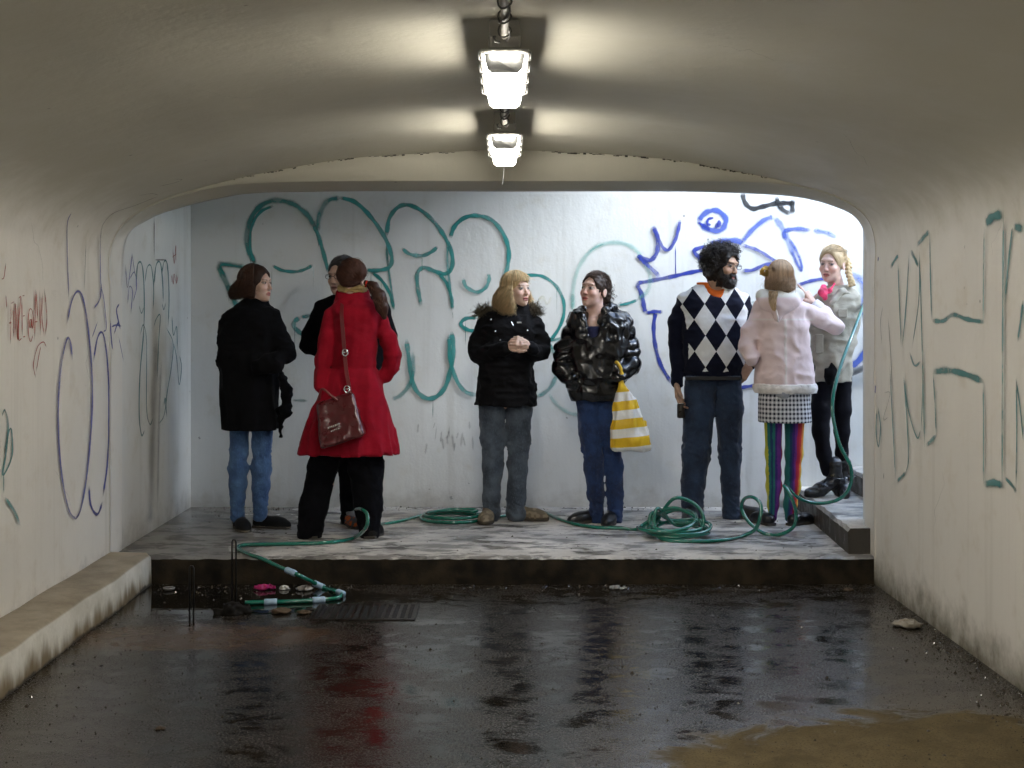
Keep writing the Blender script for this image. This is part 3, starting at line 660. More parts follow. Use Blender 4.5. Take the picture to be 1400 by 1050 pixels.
# teal block letters on the right wall
for k, w, L in [('wallteal', 18, [(556, 172), (578, 150), (612, 138)]), ('wallteal', 3, [(555, 175), (553, 320), (552, 478)]), ('wallteal', 4, [(615, 120), (613, 400), (612, 700), (611, 975)]),
                ('wallteal', 9, [(390, 466), (425, 466), (455, 448), (500, 462), (552, 470)]), ('wallteal', 3, [(383, 190), (386, 330), (390, 468)]), ('wallteal', 10, [(345, 235), (365, 212), (384, 192)]),
                ('wallteal', 13, [(393, 622), (440, 618), (490, 628), (552, 652)]), ('wallteal', 3, [(396, 622), (402, 720), (406, 818)]), ('wallteal', 9, [(408, 815), (375, 848)]), ('wallteal', 3, [(372, 858), (368, 700), (366, 565)]),
                ('wallteal', 3, [(552, 650), (553, 800), (553, 975)]), ('wallteal', 14, [(554, 965), (585, 960), (612, 968)]), ('wallteal', 8, [(612, 945), (632, 965), (650, 990)]), ('wallteal', 3, [(648, 640), (650, 800), (648, 985)]), ('wallteal', 3, [(648, 640), (662, 740), (672, 840)]),
                ('wallteal', 3, [(306, 640), (316, 780), (320, 890), (312, 930)]), ('wallteal', 7, [(314, 928), (284, 958)]), ('wallteal', 2.5, [(282, 955), (272, 760), (264, 600)]), ('wallteal', 4, [(306, 635), (322, 740), (348, 822), (360, 800)]), ('wallteal', 3, [(362, 800), (366, 690), (366, 566)]),
                ('wallteal', 5, [(326, 560), (342, 602), (362, 590)]), ('wallteal', 2.5, [(328, 555), (350, 400), (352, 250)]), ('wallteal', 8, [(325, 250), (340, 280), (350, 300)]), ('wallteal', 2.5, [(322, 250), (312, 420), (300, 550)]), ('wallteal', 2.5, [(298, 550), (292, 400), (288, 285)]),
                ('wallteal', 8, [(262, 305), (280, 275), (288, 268)]), ('wallteal', 2.5, [(354, 300), (358, 450), (362, 590)]), ('wallteal', 16, [(640, 178), (672, 186)]), ('wallteal', 4, [(638, 180), (626, 290), (614, 420)]), ('wallteal', 5, [(672, 400), (664, 470), (655, 530)]), ('wallteal', 3, [(640, 180), (634, 230)]),
                ('wallteal', 3, [(228, 728), (236, 790), (230, 850), (223, 800), (226, 735)]), ('ink', 1.6, [(248, 685), (266, 690), (246, 765), (262, 760)]), ('ink', 1.5, [(245, 420), (238, 470), (242, 540)]), ('ink', 1.5, [(243, 930), (242, 950)]), ('ink', 1.4, [(256, 450), (264, 560), (270, 700)]),
                ('violet', 3, [(228, 270), (226, 285)]), ('violet', 3, [(219, 660), (218, 690)]), ('ink', 1.2, [(493, 235), (493, 246)]), ('ink', 1.2, [(500, 412), (501, 418)])]:
    stroke(hitRt, k, CR(L), w * 1.25, tun)

# hairline cracks in the old paint of the tunnel
for x, y, dx, dy, n_ in ((40, 300, .3, 1, 9), (120, 470, .1, 1, 7), (1290, 640, -.2, 1, 8), (1370, 300, -.3, 1, 7), (260, 120, 1, .15, 10), (980, 60, 1, .2, 9), (1150, 180, .6, .8, 8), (70, 640, .4, .8, 8)):
    pts = [(x, y)]
    for _ in range(n_): pts.append((pts[-1][0] + dx * 9 + random.uniform(-4, 4), pts[-1][1] + dy * 9 + random.uniform(-4, 4)))
    stroke(hitT if x < 690 else hitRt, 'grey', pts, 1.1, tun, 'hairline_crack', n=3)

# ================================================================== SIGNED-DISTANCE MODELLER (bodies, clothes, shoes, bags)
A = lambda *p: np.array(p, dtype=np.float64)
def vnoise(p, seed=0):
    q = np.floor(p).astype(np.int64); f = p - q; f = f * f * (3 - 2 * f)
    def h(x, y, z):
        n = (x * 374761393 + y * 668265263 + z * 2147483647 + seed * 974711) & 0x7fffffff
        n = ((n ^ (n >> 13)) * 1274126177) & 0x7fffffff
        return ((n ^ (n >> 16)) & 0xffff) / 65535.0
    x, y, z = q[:, 0], q[:, 1], q[:, 2]; r = 0
    for a in (0, 1):
        for b in (0, 1):
            for c in (0, 1):
                w = (f[:, 0] if a else 1 - f[:, 0]) * (f[:, 1] if b else 1 - f[:, 1]) * (f[:, 2] if c else 1 - f[:, 2])
                r = r + w * h(x + a, y + b, z + c)
    return r
class S:
    """signed distance with a bounding box"""
    def __init__(s, f, lo, hi): s.f = f; s.lo = np.array(lo, float); s.hi = np.array(hi, float)
    def __call__(s, p): return s.f(p)
def cone(a, b, ra, rb, sq=None):
    """round cone from a to b; sq=(axis vector, factor) flattens it along an axis"""
    a = np.array(a, float); b = np.array(b, float); ab = b - a; L2 = max(float(ab @ ab), 1e-12)
    def f(p):
        t = np.clip(((p - a) @ ab) / L2, 0, 1); d = p - a - t[:, None] * ab
        if sq is not None:
            n = np.array(sq[0], float); n /= np.linalg.norm(n); k = d @ n; d = d + np.outer(k * (sq[1] - 1), n)
        return np.sqrt((d * d).sum(1)) - (ra + (rb - ra) * t)
    m = max(ra, rb) * 1.05
    return S(f, np.minimum(a, b) - m, np.maximum(a, b) + m)
def ell(c, r, rot=None):
    c = np.array(c, float); r = np.array(r, float); M3 = np.eye(3) if rot is None else np.array(rot)
    def f(p):
        q = (p - c) @ M3; k0 = np.sqrt(((q / r) ** 2).sum(1)); k1 = np.sqrt(((q / (r * r)) ** 2).sum(1)) + 1e-9
        return k0 * (k0 - 1) / k1
    e = np.abs(M3) @ r
    return S(f, c - e, c + e)
def rbox(c, half, rad, rot=None):
    c = np.array(c, float); h = np.array(half, float) - rad; M3 = np.eye(3) if rot is None else np.array(rot)
    def f(p):
        q = np.abs((p - c) @ M3) - h
        return np.sqrt((np.maximum(q, 0) ** 2).sum(1)) + np.minimum(q.max(1), 0) - rad
    e = np.abs(M3) @ np.array(half, float)
    return S(f, c - e, c + e)
def smin(a, b, k):
    if k <= 0: return np.minimum(a, b)
    h = np.clip(0.5 + 0.5 * (b - a) / k, 0, 1); return b + (a - b) * h - k * h * (1 - h)
def U(k, *L):
    def f(p):
        d = L[0](p)
        for s in L[1:]: d = smin(d, s(p), k)
        return d
    return S(f, np.min([s.lo for s in L], 0), np.max([s.hi for s in L], 0))
def Dif(a, b, k=0.0):
    return S(lambda p: -smin(-a(p), b(p), k), a.lo, a.hi)
def disp(a, g, pad=0.02): return S(lambda p: a(p) + g(p), a.lo - pad, a.hi + pad)
def chain(pts, rad, k=0.02, sq=None):
    return U(k, *[cone(pts[i], pts[i + 1], rad[i], rad[i + 1], sq) for i in range(len(pts) - 1)])
def folds(fx, fy, fz, amp, seed=0, ridge=False):
    def g(p):
        n = vnoise(p * np.array([fx, fy, fz]), seed) * 0.7 + vnoise(p * np.array([fx, fy, fz]) * 2.1, seed + 5) * 0.3
        return amp * (np.abs(2 * n - 1) * 2 - 0.42) if ridge else amp * (2 * n - 1)
    return g
def legfold(seed):
    a, b, c = folds(15, 15, 9, .008, seed, True), folds(19, 19, 38, .011, seed + 1, True), folds(26, 26, 22, .008, seed + 2, True)
    def g(p):
        z = p[:, 2]; sk = p.copy(); sk[:, 2] += .45 * p[:, 0]
        return a(p) + b(sk) * (np.exp(-((z - .46) / .09) ** 2) + 1.25 * np.exp(-((z - .09) / .09) ** 2) + .7 * np.exp(-((z - .80) / .08) ** 2)) + c(sk) * .6
    return g
def loft(rows, e=2.4, flute=None):
    """rows: (z, cx, cy, rx, ry); flute: (count, amp_top, amp_bottom, phase)"""
    rows = sorted(rows); T_ = np.array(rows, float); z = T_[:, 0]
    def f(p):
        cx, cy, rx, ry = (np.interp(p[:, 2], z, T_[:, i]) for i in (1, 2, 3, 4))
        dx = p[:, 0] - cx; dy = p[:, 1] - cy
        if flute:
            th = np.arctan2(dy / ry, dx / rx); t = np.clip((p[:, 2] - z[0]) / (z[-1] - z[0]), 0, 1)
            am = flute[2] * (1 - t) + flute[1] * t; w = 1 + am * np.sin(flute[0] * th + flute[3] + 1.3 * np.sin(th * 2 + flute[3])); rx = rx * w; ry = ry * w
        q = (np.abs(dx / rx) ** e + np.abs(dy / ry) ** e) ** (1 / e)
        d = (q - 1) * np.minimum(rx, ry) * 0.95
        return np.maximum(d, np.maximum(p[:, 2] - z[-1], z[0] - p[:, 2]))
    lo = A((T_[:, 1] - T_[:, 3] * 1.12).min(), (T_[:, 2] - T_[:, 4] * 1.12).min(), z[0]); hi = A((T_[:, 1] + T_[:, 3] * 1.12).max(), (T_[:, 2] + T_[:, 4] * 1.12).max(), z[-1])
    return S(f, lo, hi)
def polygonise(s, h, pad=0.012):
    B = 6; lo = s.lo - pad - h * 2; hi = s.hi + pad + h * 2
    nb = np.maximum(1, np.ceil((hi - lo) / (h * B)).astype(int)); n = nb * B + 1
    bi = np.stack(np.meshgrid(*[np.arange(k) for k in nb], indexing='ij'), -1).reshape(-1, 3)
    cen = lo + (bi + 0.5) * B * h; dc = s(cen)
    near = np.abs(dc) < B * h * 0.87 * 1.5 + 0.012
    D = np.empty(n, np.float32); D.fill(1.0)
    for (i, j, k), d in zip(bi[~near], dc[~near]): D[i * B:i * B + B + 1, j * B:j * B + B + 1, k * B:k * B + B + 1] = d
    loc = np.stack(np.meshgrid(*[np.arange(B + 1)] * 3, indexing='ij'), -1).reshape(-1, 3)
    act = bi[near]
    for c0 in range(0, len(act), 400):
        a = act[c0:c0 + 400]; g = (a[:, None, :] * B + loc[None]).reshape(-1, 3)
        D[g[:, 0], g[:, 1], g[:, 2]] = s(lo + g * h)
    D[0] = D[-1] = 1; D[:, 0] = D[:, -1] = 1; D[:, :, 0] = D[:, :, -1] = 1
    I = D < 0; cr = [(x, y, z) for x in (0, 1) for y in (0, 1) for z in (0, 1)]
    sl = lambda c: tuple(slice(c[i], D.shape[i] - 1 + c[i]) for i in range(3))
    cnt = sum(I[sl(c)].astype(np.int8) for c in cr); am = (cnt > 0) & (cnt < 8)
    cells = np.argwhere(am); idx = -np.ones(am.shape, np.int64); idx[am] = np.arange(len(cells))
    acc = np.zeros((len(cells), 3)); num = np.zeros(len(cells))
    val = {c: D[cells[:, 0] + c[0], cells[:, 1] + c[1], cells[:, 2] + c[2]].astype(float) for c in cr}
    for c in cr:
        for ax in range(3):
            if c[ax] == 0:
                d = list(c); d[ax] = 1; d = tuple(d); va, vb = val[c], val[d]; m = (va < 0) != (vb < 0)
                t = np.where(m, va / np.where(m, va - vb, 1), 0); pt = np.array(c, float)[None] + np.zeros((len(cells), 3)); pt[:, ax] += t
                acc[m] += pt[m]; num[m] += 1
    V = lo + (cells + acc / num[:, None]) * h; F = []
    for ax in range(3):
        b, c = (ax + 1) % 3, (ax + 2) % 3
        s0 = [slice(None)] * 3; s1 = [slice(None)] * 3; s0[ax] = slice(0, -1); s1[ax] = slice(1, None)
        m = I[tuple(s0)] != I[tuple(s1)]; e = np.argwhere(m); e = e[(e[:, b] > 0) & (e[:, c] > 0)]
        ok = (e[:, b] < D.shape[b] - 1) & (e[:, c] < D.shape[c] - 1); e = e[ok]
        q = []
        for db, dc_ in ((-1, -1), (0, -1), (0, 0), (-1, 0)):
            g = e.copy(); g[:, b] += db; g[:, c] += dc_; q.append(idx[g[:, 0], g[:, 1], g[:, 2]])
        q = np.stack(q, 1); fl = ~I[e[:, 0], e[:, 1], e[:, 2]]; q[fl] = q[fl][:, ::-1]; F.append(q)
    F = np.concatenate(F); F = F[(F >= 0).all(1)]
    return V, F
def relax(V, F, n=1, w=0.5):
    for _ in range(n):
        acc = np.zeros_like(V); cnt = np.zeros(len(V))
        for k in range(4):
            a, b = F[:, k], F[:, (k + 1) % 4]; np.add.at(acc, a, V[b]); np.add.at(cnt, a, 1)
        V = V * (1 - w) + w * acc / np.maximum(cnt, 1)[:, None]
    return V
def solid(name, s, h, mat, parent, colfn=None, sm=1):
    V, F = polygonise(s, h); V = relax(V, F, sm)
    return mesh_obj(name, V, F, mat, parent, True, None if colfn is None else colfn(V))
def merged(name, parts, mat, parent):
    """several surfaces that meet under the clothes, as one mesh"""
    vs, fs, cs, b = [], [], [], 0
    for s, h, colfn in parts:
        V, F = polygonise(s, h); V = relax(V, F, 1); vs.append(V); fs.append(F + b); b += len(V); cs.append(colfn(V))
    return mesh_obj(name, np.concatenate(vs), np.concatenate(fs), mat, parent, True, np.concatenate(cs))

# ------------------------------------------------------------------ strands (hair, fur)
def strands(name, lines, r, mat, parent, col, var=0.35, seed=1, tip=0.35):
    g = np.random.default_rng(seed); V = []; Fc = []; Cc = []; b = 0
    for P in lines:
        P = np.asarray(P, float); m = len(P)
        if m < 2: continue
        t = np.gradient(P, axis=0); t /= np.linalg.norm(t, axis=1)[:, None] + 1e-9
        ref = A(0.3, 0.2, 0.93); u = np.cross(t, ref); u /= np.linalg.norm(u, axis=1)[:, None] + 1e-9; w = np.cross(t, u)
        rr = .8 * r * (1 - (1 - tip) * np.linspace(0, 1, m) ** 2) * g.uniform(0.7, 1.3)
        for k in range(3):
            a = 2 * math.pi * k / 3; V.append(P + (u * math.cos(a) + w * math.sin(a)) * rr[:, None])
        i = np.arange(m - 1)
        for k in range(3): Fc.append(np.stack([b + k * m + i, b + ((k + 1) % 3) * m + i, b + ((k + 1) % 3) * m + i + 1, b + k * m + i + 1], 1))
        c = np.array(col) * g.uniform(1 - var, 1 + var); Cc.append(np.repeat(c[None], 3 * m, 0)); b += 3 * m
    return mesh_obj(name, np.concatenate(V), np.concatenate(Fc), mat, parent, True, np.clip(np.concatenate(Cc), 0, 1))
class Frame:
    def __init__(s, c, yaw=0, pitch=0, roll=0, k=1.0):
        m = Matrix.Rotation(R(yaw), 3, 'Z') @ Matrix.Rotation(R(roll), 3, 'Y') @ Matrix.Rotation(R(-pitch), 3, 'X')
        s.R = np.array(m); s.c = np.array(c, float); s.k = k
    def __call__(s, p): return np.asarray(p, float) * s.k @ s.R.T + s.c          # head space -> figure space
    def inv(s, p): return (p - s.c) @ s.R / s.k
    def wrap(s, sd):
        cs = np.array([[x, y, z] for x in (sd.lo[0], sd.hi[0]) for y in (sd.lo[1], sd.hi[1]) for z in (sd.lo[2], sd.hi[2])]); w = s(cs)
        return S(lambda p: sd(s.inv(p)) * s.k, w.min(0), w.max(0))
SCALP = A(0.0, 0.018, 0.032); SR = A(0.079, 0.100, 0.088)
def scalp(phi, th, g=1.0):
    """point on the skull; phi 0 = front, th polar angle from the crown (radians)"""
    return SCALP + SR * g * A(math.sin(th) * math.sin(phi), -math.sin(th) * math.cos(phi), math.cos(th))
def head_sdf(female=True, mouth=0.0):
    jw = 0.0425 if female else 0.052; bz = 0.007 if female else 0.014
    sk = U(0.03, ell((0, 0.018, 0.032), (0.074, 0.094, 0.082)), ell((0, -0.026, -0.028), (0.060, 0.064, 0.080)))
    sk = U(0.025, sk, ell((0, -0.034, -0.074), (jw, 0.050, 0.036)), ell((0, -0.071, -0.098), (0.018 if female else .022, 0.019, 0.015)))
    sk = U(0.018, sk, ell((-0.036, -0.062, -0.030), (0.022, 0.022, 0.02)), ell((0.036, -0.062, -0.030), (0.022, 0.022, 0.02)), ell((0, -0.080, 0.026), (0.046, bz, 0.010)))
    for s in (-1, 1): sk = Dif(sk, ell((s * 0.031, -0.100, 0.004), (0.019, 0.016, 0.011)), 0.012)
    for s in (-1, 1): sk = U(0.004, sk, ell((s * 0.031, -0.0775, 0.003), (0.0125, 0.0115, 0.0105)))
    nk_ = .86 if female else 1.0
    ns = U(0.008, cone((0, -0.085, 0.008), (0, -0.1055, -0.033), 0.0066 * nk_, 0.0108 * nk_), ell((-0.0105 * nk_, -0.097, -0.036), (0.0072, 0.009, 0.007)), ell((0.0105 * nk_, -0.097, -0.036), (0.0072, 0.009, 0.007)))
    sk = U(0.010, sk, ns)
    sk = U(0.006, sk, ell((0, -0.0885, -0.0625), (0.023, 0.0105, 0.0058)), ell((0, -0.0875, -0.0735 - mouth * .5), (0.019, 0.0105, 0.0066)))
    sk = Dif(sk, ell((0, -0.100, -0.0678 - mouth * .25), (0.019, 0.012, 0.0016 + mouth * .45)), 0.003)
    for s in (-1, 1):
        ear = Dif(ell((s * 0.077, 0.014, -0.010), (0.0085, 0.020, 0.031)), ell((s * 0.086, 0.008, -0.008), (0.006, 0.011, 0.019)), 0.006)
        sk = U(0.008, sk, ear)
    return sk
def head_colors(fr, skin, lips, brow, iris, blush=0.25, gaze=0.0, stubble=None):
    skin = np.array(skin)
    def f(V):
        p = fr.inv(V); c = np.repeat(skin[None], len(V), 0); x, y, z = p.T; front = y < -0.045
        n = vnoise(p * 90, 3); c *= (0.94 + 0.12 * n)[:, None]
        bl = np.exp(-(((np.abs(x) - 0.036) / 0.022) ** 2 + ((z + 0.030) / 0.022) ** 2)) * front + 0.8 * np.exp(-((x / 0.014) ** 2 + ((z + 0.034) / 0.016) ** 2)) * front
        c = c * (1 - blush * bl[:, None]) + blush * bl[:, None] * np.array([skin[0] * 0.95, skin[1] * 0.52, skin[2] * 0.48])
        if stubble is not None:
            b = np.clip((-0.045 - z) / 0.02, 0, 1) * (y < 0.0) * (z > -0.14); c = c * (1 - b[:, None]) + b[:, None] * np.array(stubble)
        lp = (((x / 0.0235) ** 2 + ((z + 0.0675) / 0.0125) ** 2) < 1) & (y < -0.078); c[lp] = lips
        mo = (np.abs(x) < 0.019) & (np.abs(z + 0.0680) < 0.0026) & (y < -0.075); c[mo] = np.array(lips) * 0.25
        ex = np.abs(x) - 0.031; eye = ((ex / 0.0145) ** 2 + ((z - 0.003) / 0.0068) ** 2 < 1) & (y < -0.070); c[eye] = (0.40, 0.36, 0.33)
        ir = (((x - np.sign(x) * 0.031 - gaze) / 0.0078) ** 2 + ((z - 0.003) / 0.0074) ** 2 < 1) & (y < -0.070); c[ir] = iris
        lid = ((ex / 0.0165) ** 2 < 1) & (z > 0.0075 - 14 * ex ** 2) & (z < 0.0125 - 14 * ex ** 2) & (y < -0.066); c[lid] = np.array(skin) * 0.36
        bw_ = (np.abs(ex) < 0.021) & (np.abs(z - (0.0235 + 0.1 * ex - 9 * ex ** 2)) < 0.0030) & (y < -0.05); c[bw_] = np.array(brow) * .6 + skin * .4
        ns = (((np.abs(x) - 0.0075) / 0.0045) ** 2 + ((z + 0.0445) / 0.003) ** 2 < 1) & (y < -0.09); c[ns] = skin * 0.3
        return np.clip(c, 0, 1)
    return f
def flat(col): return lambda V: np.repeat(np.array([col], float), len(V), 0) * (0.93 + 0.14 * vnoise(V * 60, 2))[:, None]

def hand_sdf(wrist, d, n, thumb, curl=(0.5, 0.6, 0.65, 0.7), k=1.0, thumb_open=0.6, spread=0.06):
    """wrist point, finger direction d, palm faces n, thumb: +1/-1 along d x n"""
    w = np.array(wrist, float); d = np.array(d, float); d /= np.linalg.norm(d); n = np.array(n, float); n -= d * (n @ d); n /= np.linalg.norm(n); s = np.cross(d, n) * thumb
    L = [cone(w - d * 0.03 * k, w + d * 0.01 * k, 0.026 * k, 0.026 * k, (n, 1.25))]
    for i in range(4):
        o = (0.029 - 0.0195 * i) * k
        L.append(cone(w + d * 0.012 * k + s * o * 0.72, w + d * 0.082 * k + s * o, 0.0155 * k, 0.0125 * k, (n, 1.1)))
    P = U(0.014 * k, *L); F_ = []
    ln = (0.95, 1.06, 1.0, 0.78)
    for i in range(4):
        o = (0.029 - 0.0195 * i) * k; b = w + d * (0.086 - 0.006 * abs(i - 1)) * k + s * o; c = curl[i]; ang = 0.0; q = b; pts = [b]; sd_ = s * spread * (1.2 - i)
        for L_, fr_ in ((0.042, 0.9), (0.026, 1.15), (0.021, 0.8)):
            ang += c * fr_; dr = d * math.cos(ang) + n * math.sin(ang) + sd_ * math.cos(ang); dr /= np.linalg.norm(dr); q = q + dr * L_ * ln[i] * k; pts.append(q)
        F_.append(chain(pts, [0.0100 * k, 0.0092 * k, 0.0083 * k, 0.0070 * k], 0.003))
    tb = w + d * 0.022 * k + s * 0.026 * k + n * 0.006 * k
    t1 = tb + (d * 0.55 + s * thumb_open + n * 0.35) * 0.042 * k / 0.9; t2 = t1 + (d * 0.8 + s * thumb_open * 0.35 + n * 0.35) * 0.030 * k; t3 = t2 + (d * 0.85 + n * 0.35) * 0.024 * k
    F_.append(chain([tb, t1, t2, t3], [0.0145 * k, 0.0115 * k, 0.0100 * k, 0.0080 * k], 0.004))
    return U(0.006 * k, P, *F_)
def hand_colors(skin, wrist=None):
    def f(V): return np.repeat(np.array([skin], float), len(V), 0) * (0.9 + 0.2 * vnoise(V * 70, 9))[:, None]
    return f

# ------------------------------------------------------------------ a figure placed where the photo puts it
def skin_mat():
    t = NT('skin'); a = t.n.new('ShaderNodeVertexColor'); a.layer_name = 'Col'; p = t.obj()
    t.set(Base__Color=a.outputs['Color'], Roughness=0.5, Subsurface__Weight=0.08, Subsurface__Radius=(0.012, 0.004, 0.002), Specular__IOR__Level=0.4)
    t.set(Normal=t.bump(t.noise(p, 260, 3), 0.15, 0.0015)); return t.m
def hair_mat(name='hair', rough=0.5):
    t = NT(name); a = t.n.new('ShaderNodeVertexColor'); a.layer_name = 'Col'
    t.set(Base__Color=a.outputs['Color'], Roughness=rough, Specular__IOR__Level=0.3); return t.m
M['skin'] = skin_mat(); M['hair'] = hair_mat(); M['fur'] = hair_mat('fur', 0.9)
M['vcol'] = fabric('cloth_by_part', (0.5, 0.5, 0.5), use_col=True, sheen=.02, spec=.15)
def denim(name, a, b):
    t = NT(name); p = t.obj(); n = t.noise(p, 7, 5, 0.6); w = t.noise(t.scale(p, (1, 1, 0.35)), 160, 3)
    c = t.mix(t.ramp(n, 0.35, 0.68), a, b); c = t.mix(t.math('MULTIPLY', t.ramp(w, 0.5, 0.75), 0.4), c, tuple(min(1, x * 1.7) for x in b))
    t.set(Base__Color=c, Roughness=0.85, Sheen__Weight=0.15); t.set(Normal=t.bump(w, 0.25, 0.001, t.bump(t.noise(t.scale(p, (1, 1, 1.8)), 18, 4), 0.5, 0.014))); return t.m
class Fig:
    def __init__(s, label, px, Y0, gz=ZL, group=None):
        s.Y = Y0; s.px = px; s.gz = gz; s.s = FPX / Y0; s.x0 = (px - VX) * Y0 / FPX
        s.o = empty('person', (s.x0, Y0, gz)); tag(s.o, label, 'person', group); s.parts = []
    def q(s, px, py, dy=0.0):
        w = at(px, py, s.Y + dy); return A(w.x - s.x0, dy, w.z - s.gz)
    def rows(s, L, cy=0.0):
        """silhouette rows from the photo: (y, x left, x right, half depth[, centre depth])"""
        out = []
        for r in L:
            c = r[4] if len(r) > 4 else cy; a = s.q(r[1], r[0], c); b = s.q(r[2], r[0], c); out.append((a[2], (a[0] + b[0]) / 2, c, (b[0] - a[0]) / 2, r[3]))
        return out
    def body(s, head, hands, joints, skin):
        """one mesh: trunk and limbs under the clothes, head with neck, hands; joints in figure space"""
        j = joints; sp = [cone(j['pelvis'] + A(0, 0, .07), j['chest'], 0.075, 0.085, ((0, 1, 0), 1.3)), cone(j['chest'], j['neck'], 0.075, 0.042)]
        for a in ('l', 'r'):
            sp.append(cone(j['chest'] + (j['sh' + a] - j['chest']) * 0.2, j['sh' + a], 0.06, 0.034)); sp.append(cone(j['sh' + a], j['el' + a], 0.034, 0.028)); sp.append(cone(j['el' + a], j['wr' + a], 0.028, 0.020))
            sp.append(cone(j['hip' + a], j['kn' + a], 0.036, 0.034)); sp.append(cone(j['kn' + a], j['an' + a], 0.034, 0.020))
        trunk = U(0.025, *sp)
        P = [(trunk, 0.014, flat(skin))]
        if head is not None: P.append(head)
        for h in hands: P.append((h, 0.0042, hand_colors(skin)))
        return merged('body', P, M['skin'], s.o)
def head_part(fr, neck, colfn, female=True, mouth=0.0, nr=0.048):
    hs_ = fr.wrap(head_sdf(female, mouth)); nk = cone(fr((0, 0.022, -0.055)), neck, nr * 1.0, nr * 1.12)
    return (U(0.022, hs_, nk), 0.0042, colfn)
def shoe_sdf(heel, ang, L=0.26, w=0.042, h=0.075, ank=None, toe=0.034):
    """heel: ground point under the heel; ang: direction of the toe in degrees (0 = image right, -90 = to the camera)"""
    d = A(math.cos(R(ang)), math.sin(R(ang)), 0); hp = np.array(heel, float)
    L_ = [cone(hp + d * 0.03 + A(0, 0, 0.036), hp + d * 0.05 + A(0, 0, h), w * 0.9, w * 0.82), cone(hp + d * 0.04 + A(0, 0, 0.034), hp + d * (L - 0.07) + A(0, 0, 0.026), w * 0.9, w * 1.05),
          cone(hp + d * (L - 0.085) + A(0, 0, 0.026), hp + d * (L - 0.03) + A(0, 0, 0.02), w * 1.05, toe * 0.85), cone(hp + d * 0.05 + A(0, 0, h * 0.95), hp + d * (L * 0.55) + A(0, 0, 0.038), w * 0.72, w * 0.8)]
    s = U(0.03, *L_)
    g = S(lambda p: np.maximum(s(p), 0.001 - p[:, 2]), s.lo, s.hi); g.lo[2] = max(g.lo[2], 0.0); return g
def sole(parent_shoe, heel, ang, L, w, mat, th=.018):
    """the sole as a slab of its own under the shoe"""
    d = Vector((math.cos(R(ang)), math.sin(R(ang)), 0)); n = Vector((-d.y, d.x, 0)); out = []
    for t, k in ((0.0, .45), (.02, .80), (.08, .88), (.35, .80), (.62, 1.08), (.80, 1.04), (.93, .74), (1.0, .32)): out.append((t * L - .008, k * (w + .004)))
    ring = [Vector(heel) + d * a + n * b for a, b in out] + [Vector(heel) + d * a - n * b for a, b in reversed(out)]
    v = [(p.x, p.y, .002) for p in ring] + [(p.x, p.y, th) for p in ring]; m = len(ring)
    f = [tuple(range(m - 1, -1, -1)), tuple(range(m, 2 * m))] + [(i, (i + 1) % m, m + (i + 1) % m, m + i) for i in range(m)]
    return mesh_obj('sole', v, f, mat, parent_shoe)
def sole_cols(up, sole, z=0.022):
    def f(V):
        c = np.repeat(np.array([up], float), len(V), 0) * (0.85 + 0.3 * vnoise(V * 50, 4))[:, None]; c[V[:, 2] < z] = sole; return c
    return f
# hair styles -------------------------------------------------------------------
def hang(fr, n, gap, length, grow=1.1, wave=0.006, seed=1, bangs=None, flare=0.0, curl_in=0.0, m=10, th0=(0.05, 1.1), skip=None, lay=0.10):
    """hair that falls from the crown; gap: half-angle of the face opening (radians), length(phi) below the ears"""
    g = np.random.default_rng(seed); out = []
    while len(out) < n:
        phi = g.uniform(-math.pi, math.pi); front = abs(phi) < gap; th = g.uniform(*th0); lg = g.uniform(grow - lay, grow + 0.02); P = []
        if front and bangs is None: continue
        if skip and not front and skip[0] < phi < skip[1]: continue
        if front:
            te = bangs + g.uniform(-0.06, 0.05)
            for t in np.linspace(0, 1, m): P.append(scalp(phi * (0.8 + 0.2 * t), th * 0.6 + (te - th * 0.6) * t, lg + 0.03 * math.sin(t * 3)))
        else:
            L = length(phi) * g.uniform(0.72, 1.08); te = 1.62; k = int(m * 0.5); a0 = g.uniform(0, 6.28); am = wave * g.uniform(0.5, 1.5); fq = g.uniform(7, 13)
            for t in np.linspace(0, 1, k): P.append(scalp(phi, th + (te - th) * t, lg))
            e = P[-1].copy(); od = A(math.sin(phi), -math.cos(phi), 0)
            for t in np.linspace(0, 1, m)[1:]:
                r = flare * math.sin(t * 2.2) - curl_in * t ** 3; P.append(e + od * r + A(am * t * math.sin(a0 + fq * t), am * t * math.cos(a0 + fq * t * 1.1), -L * t))
        P = np.array(P)
        if g.uniform() < .10: P = P + np.outer(np.linspace(0, 1, len(P)) ** 2, g.normal(size=3) * .018)      # flyaway
        out.append(fr(P))
    return out
def pulled(fr, n, knot, grow=1.06, seed=1, wob=0.003, m=9, line=1.12):
    """hair combed from the hairline to a knot on the back of the head"""
    g = np.random.default_rng(seed); out = []; kd = np.array(knot, float); kd /= np.linalg.norm(kd)
    while len(out) < n:
        v = g.normal(size=3); v /= np.linalg.norm(v)
        if v[2] < -0.35 or (v[1] < -0.30 and v[2] < 0.52) or (v[1] < 0.25 and v[2] < -0.05 - 0.2 * v[1]): continue
        P = []; om = math.acos(max(-0.999, min(0.999, v @ kd))); a0 = g.uniform(0, 6.28); lg = g.uniform(grow - 0.04, grow + 0.03)
        for t in np.linspace(0, 1, m):
            d = (math.sin((1 - t) * om) * v + math.sin(t * om) * kd) / math.sin(om); P.append(SCALP + SR * lg * d + wob * A(math.sin(a0 + 9 * t), math.cos(a0 + 8 * t), math.sin(a0 + 7 * t)))
        P = np.array(P)
        if g.uniform() < .08: P = P + np.outer(np.sin(np.linspace(0, 3.1, len(P))), g.normal(size=3) * .010)
        out.append(fr(P))
    return out
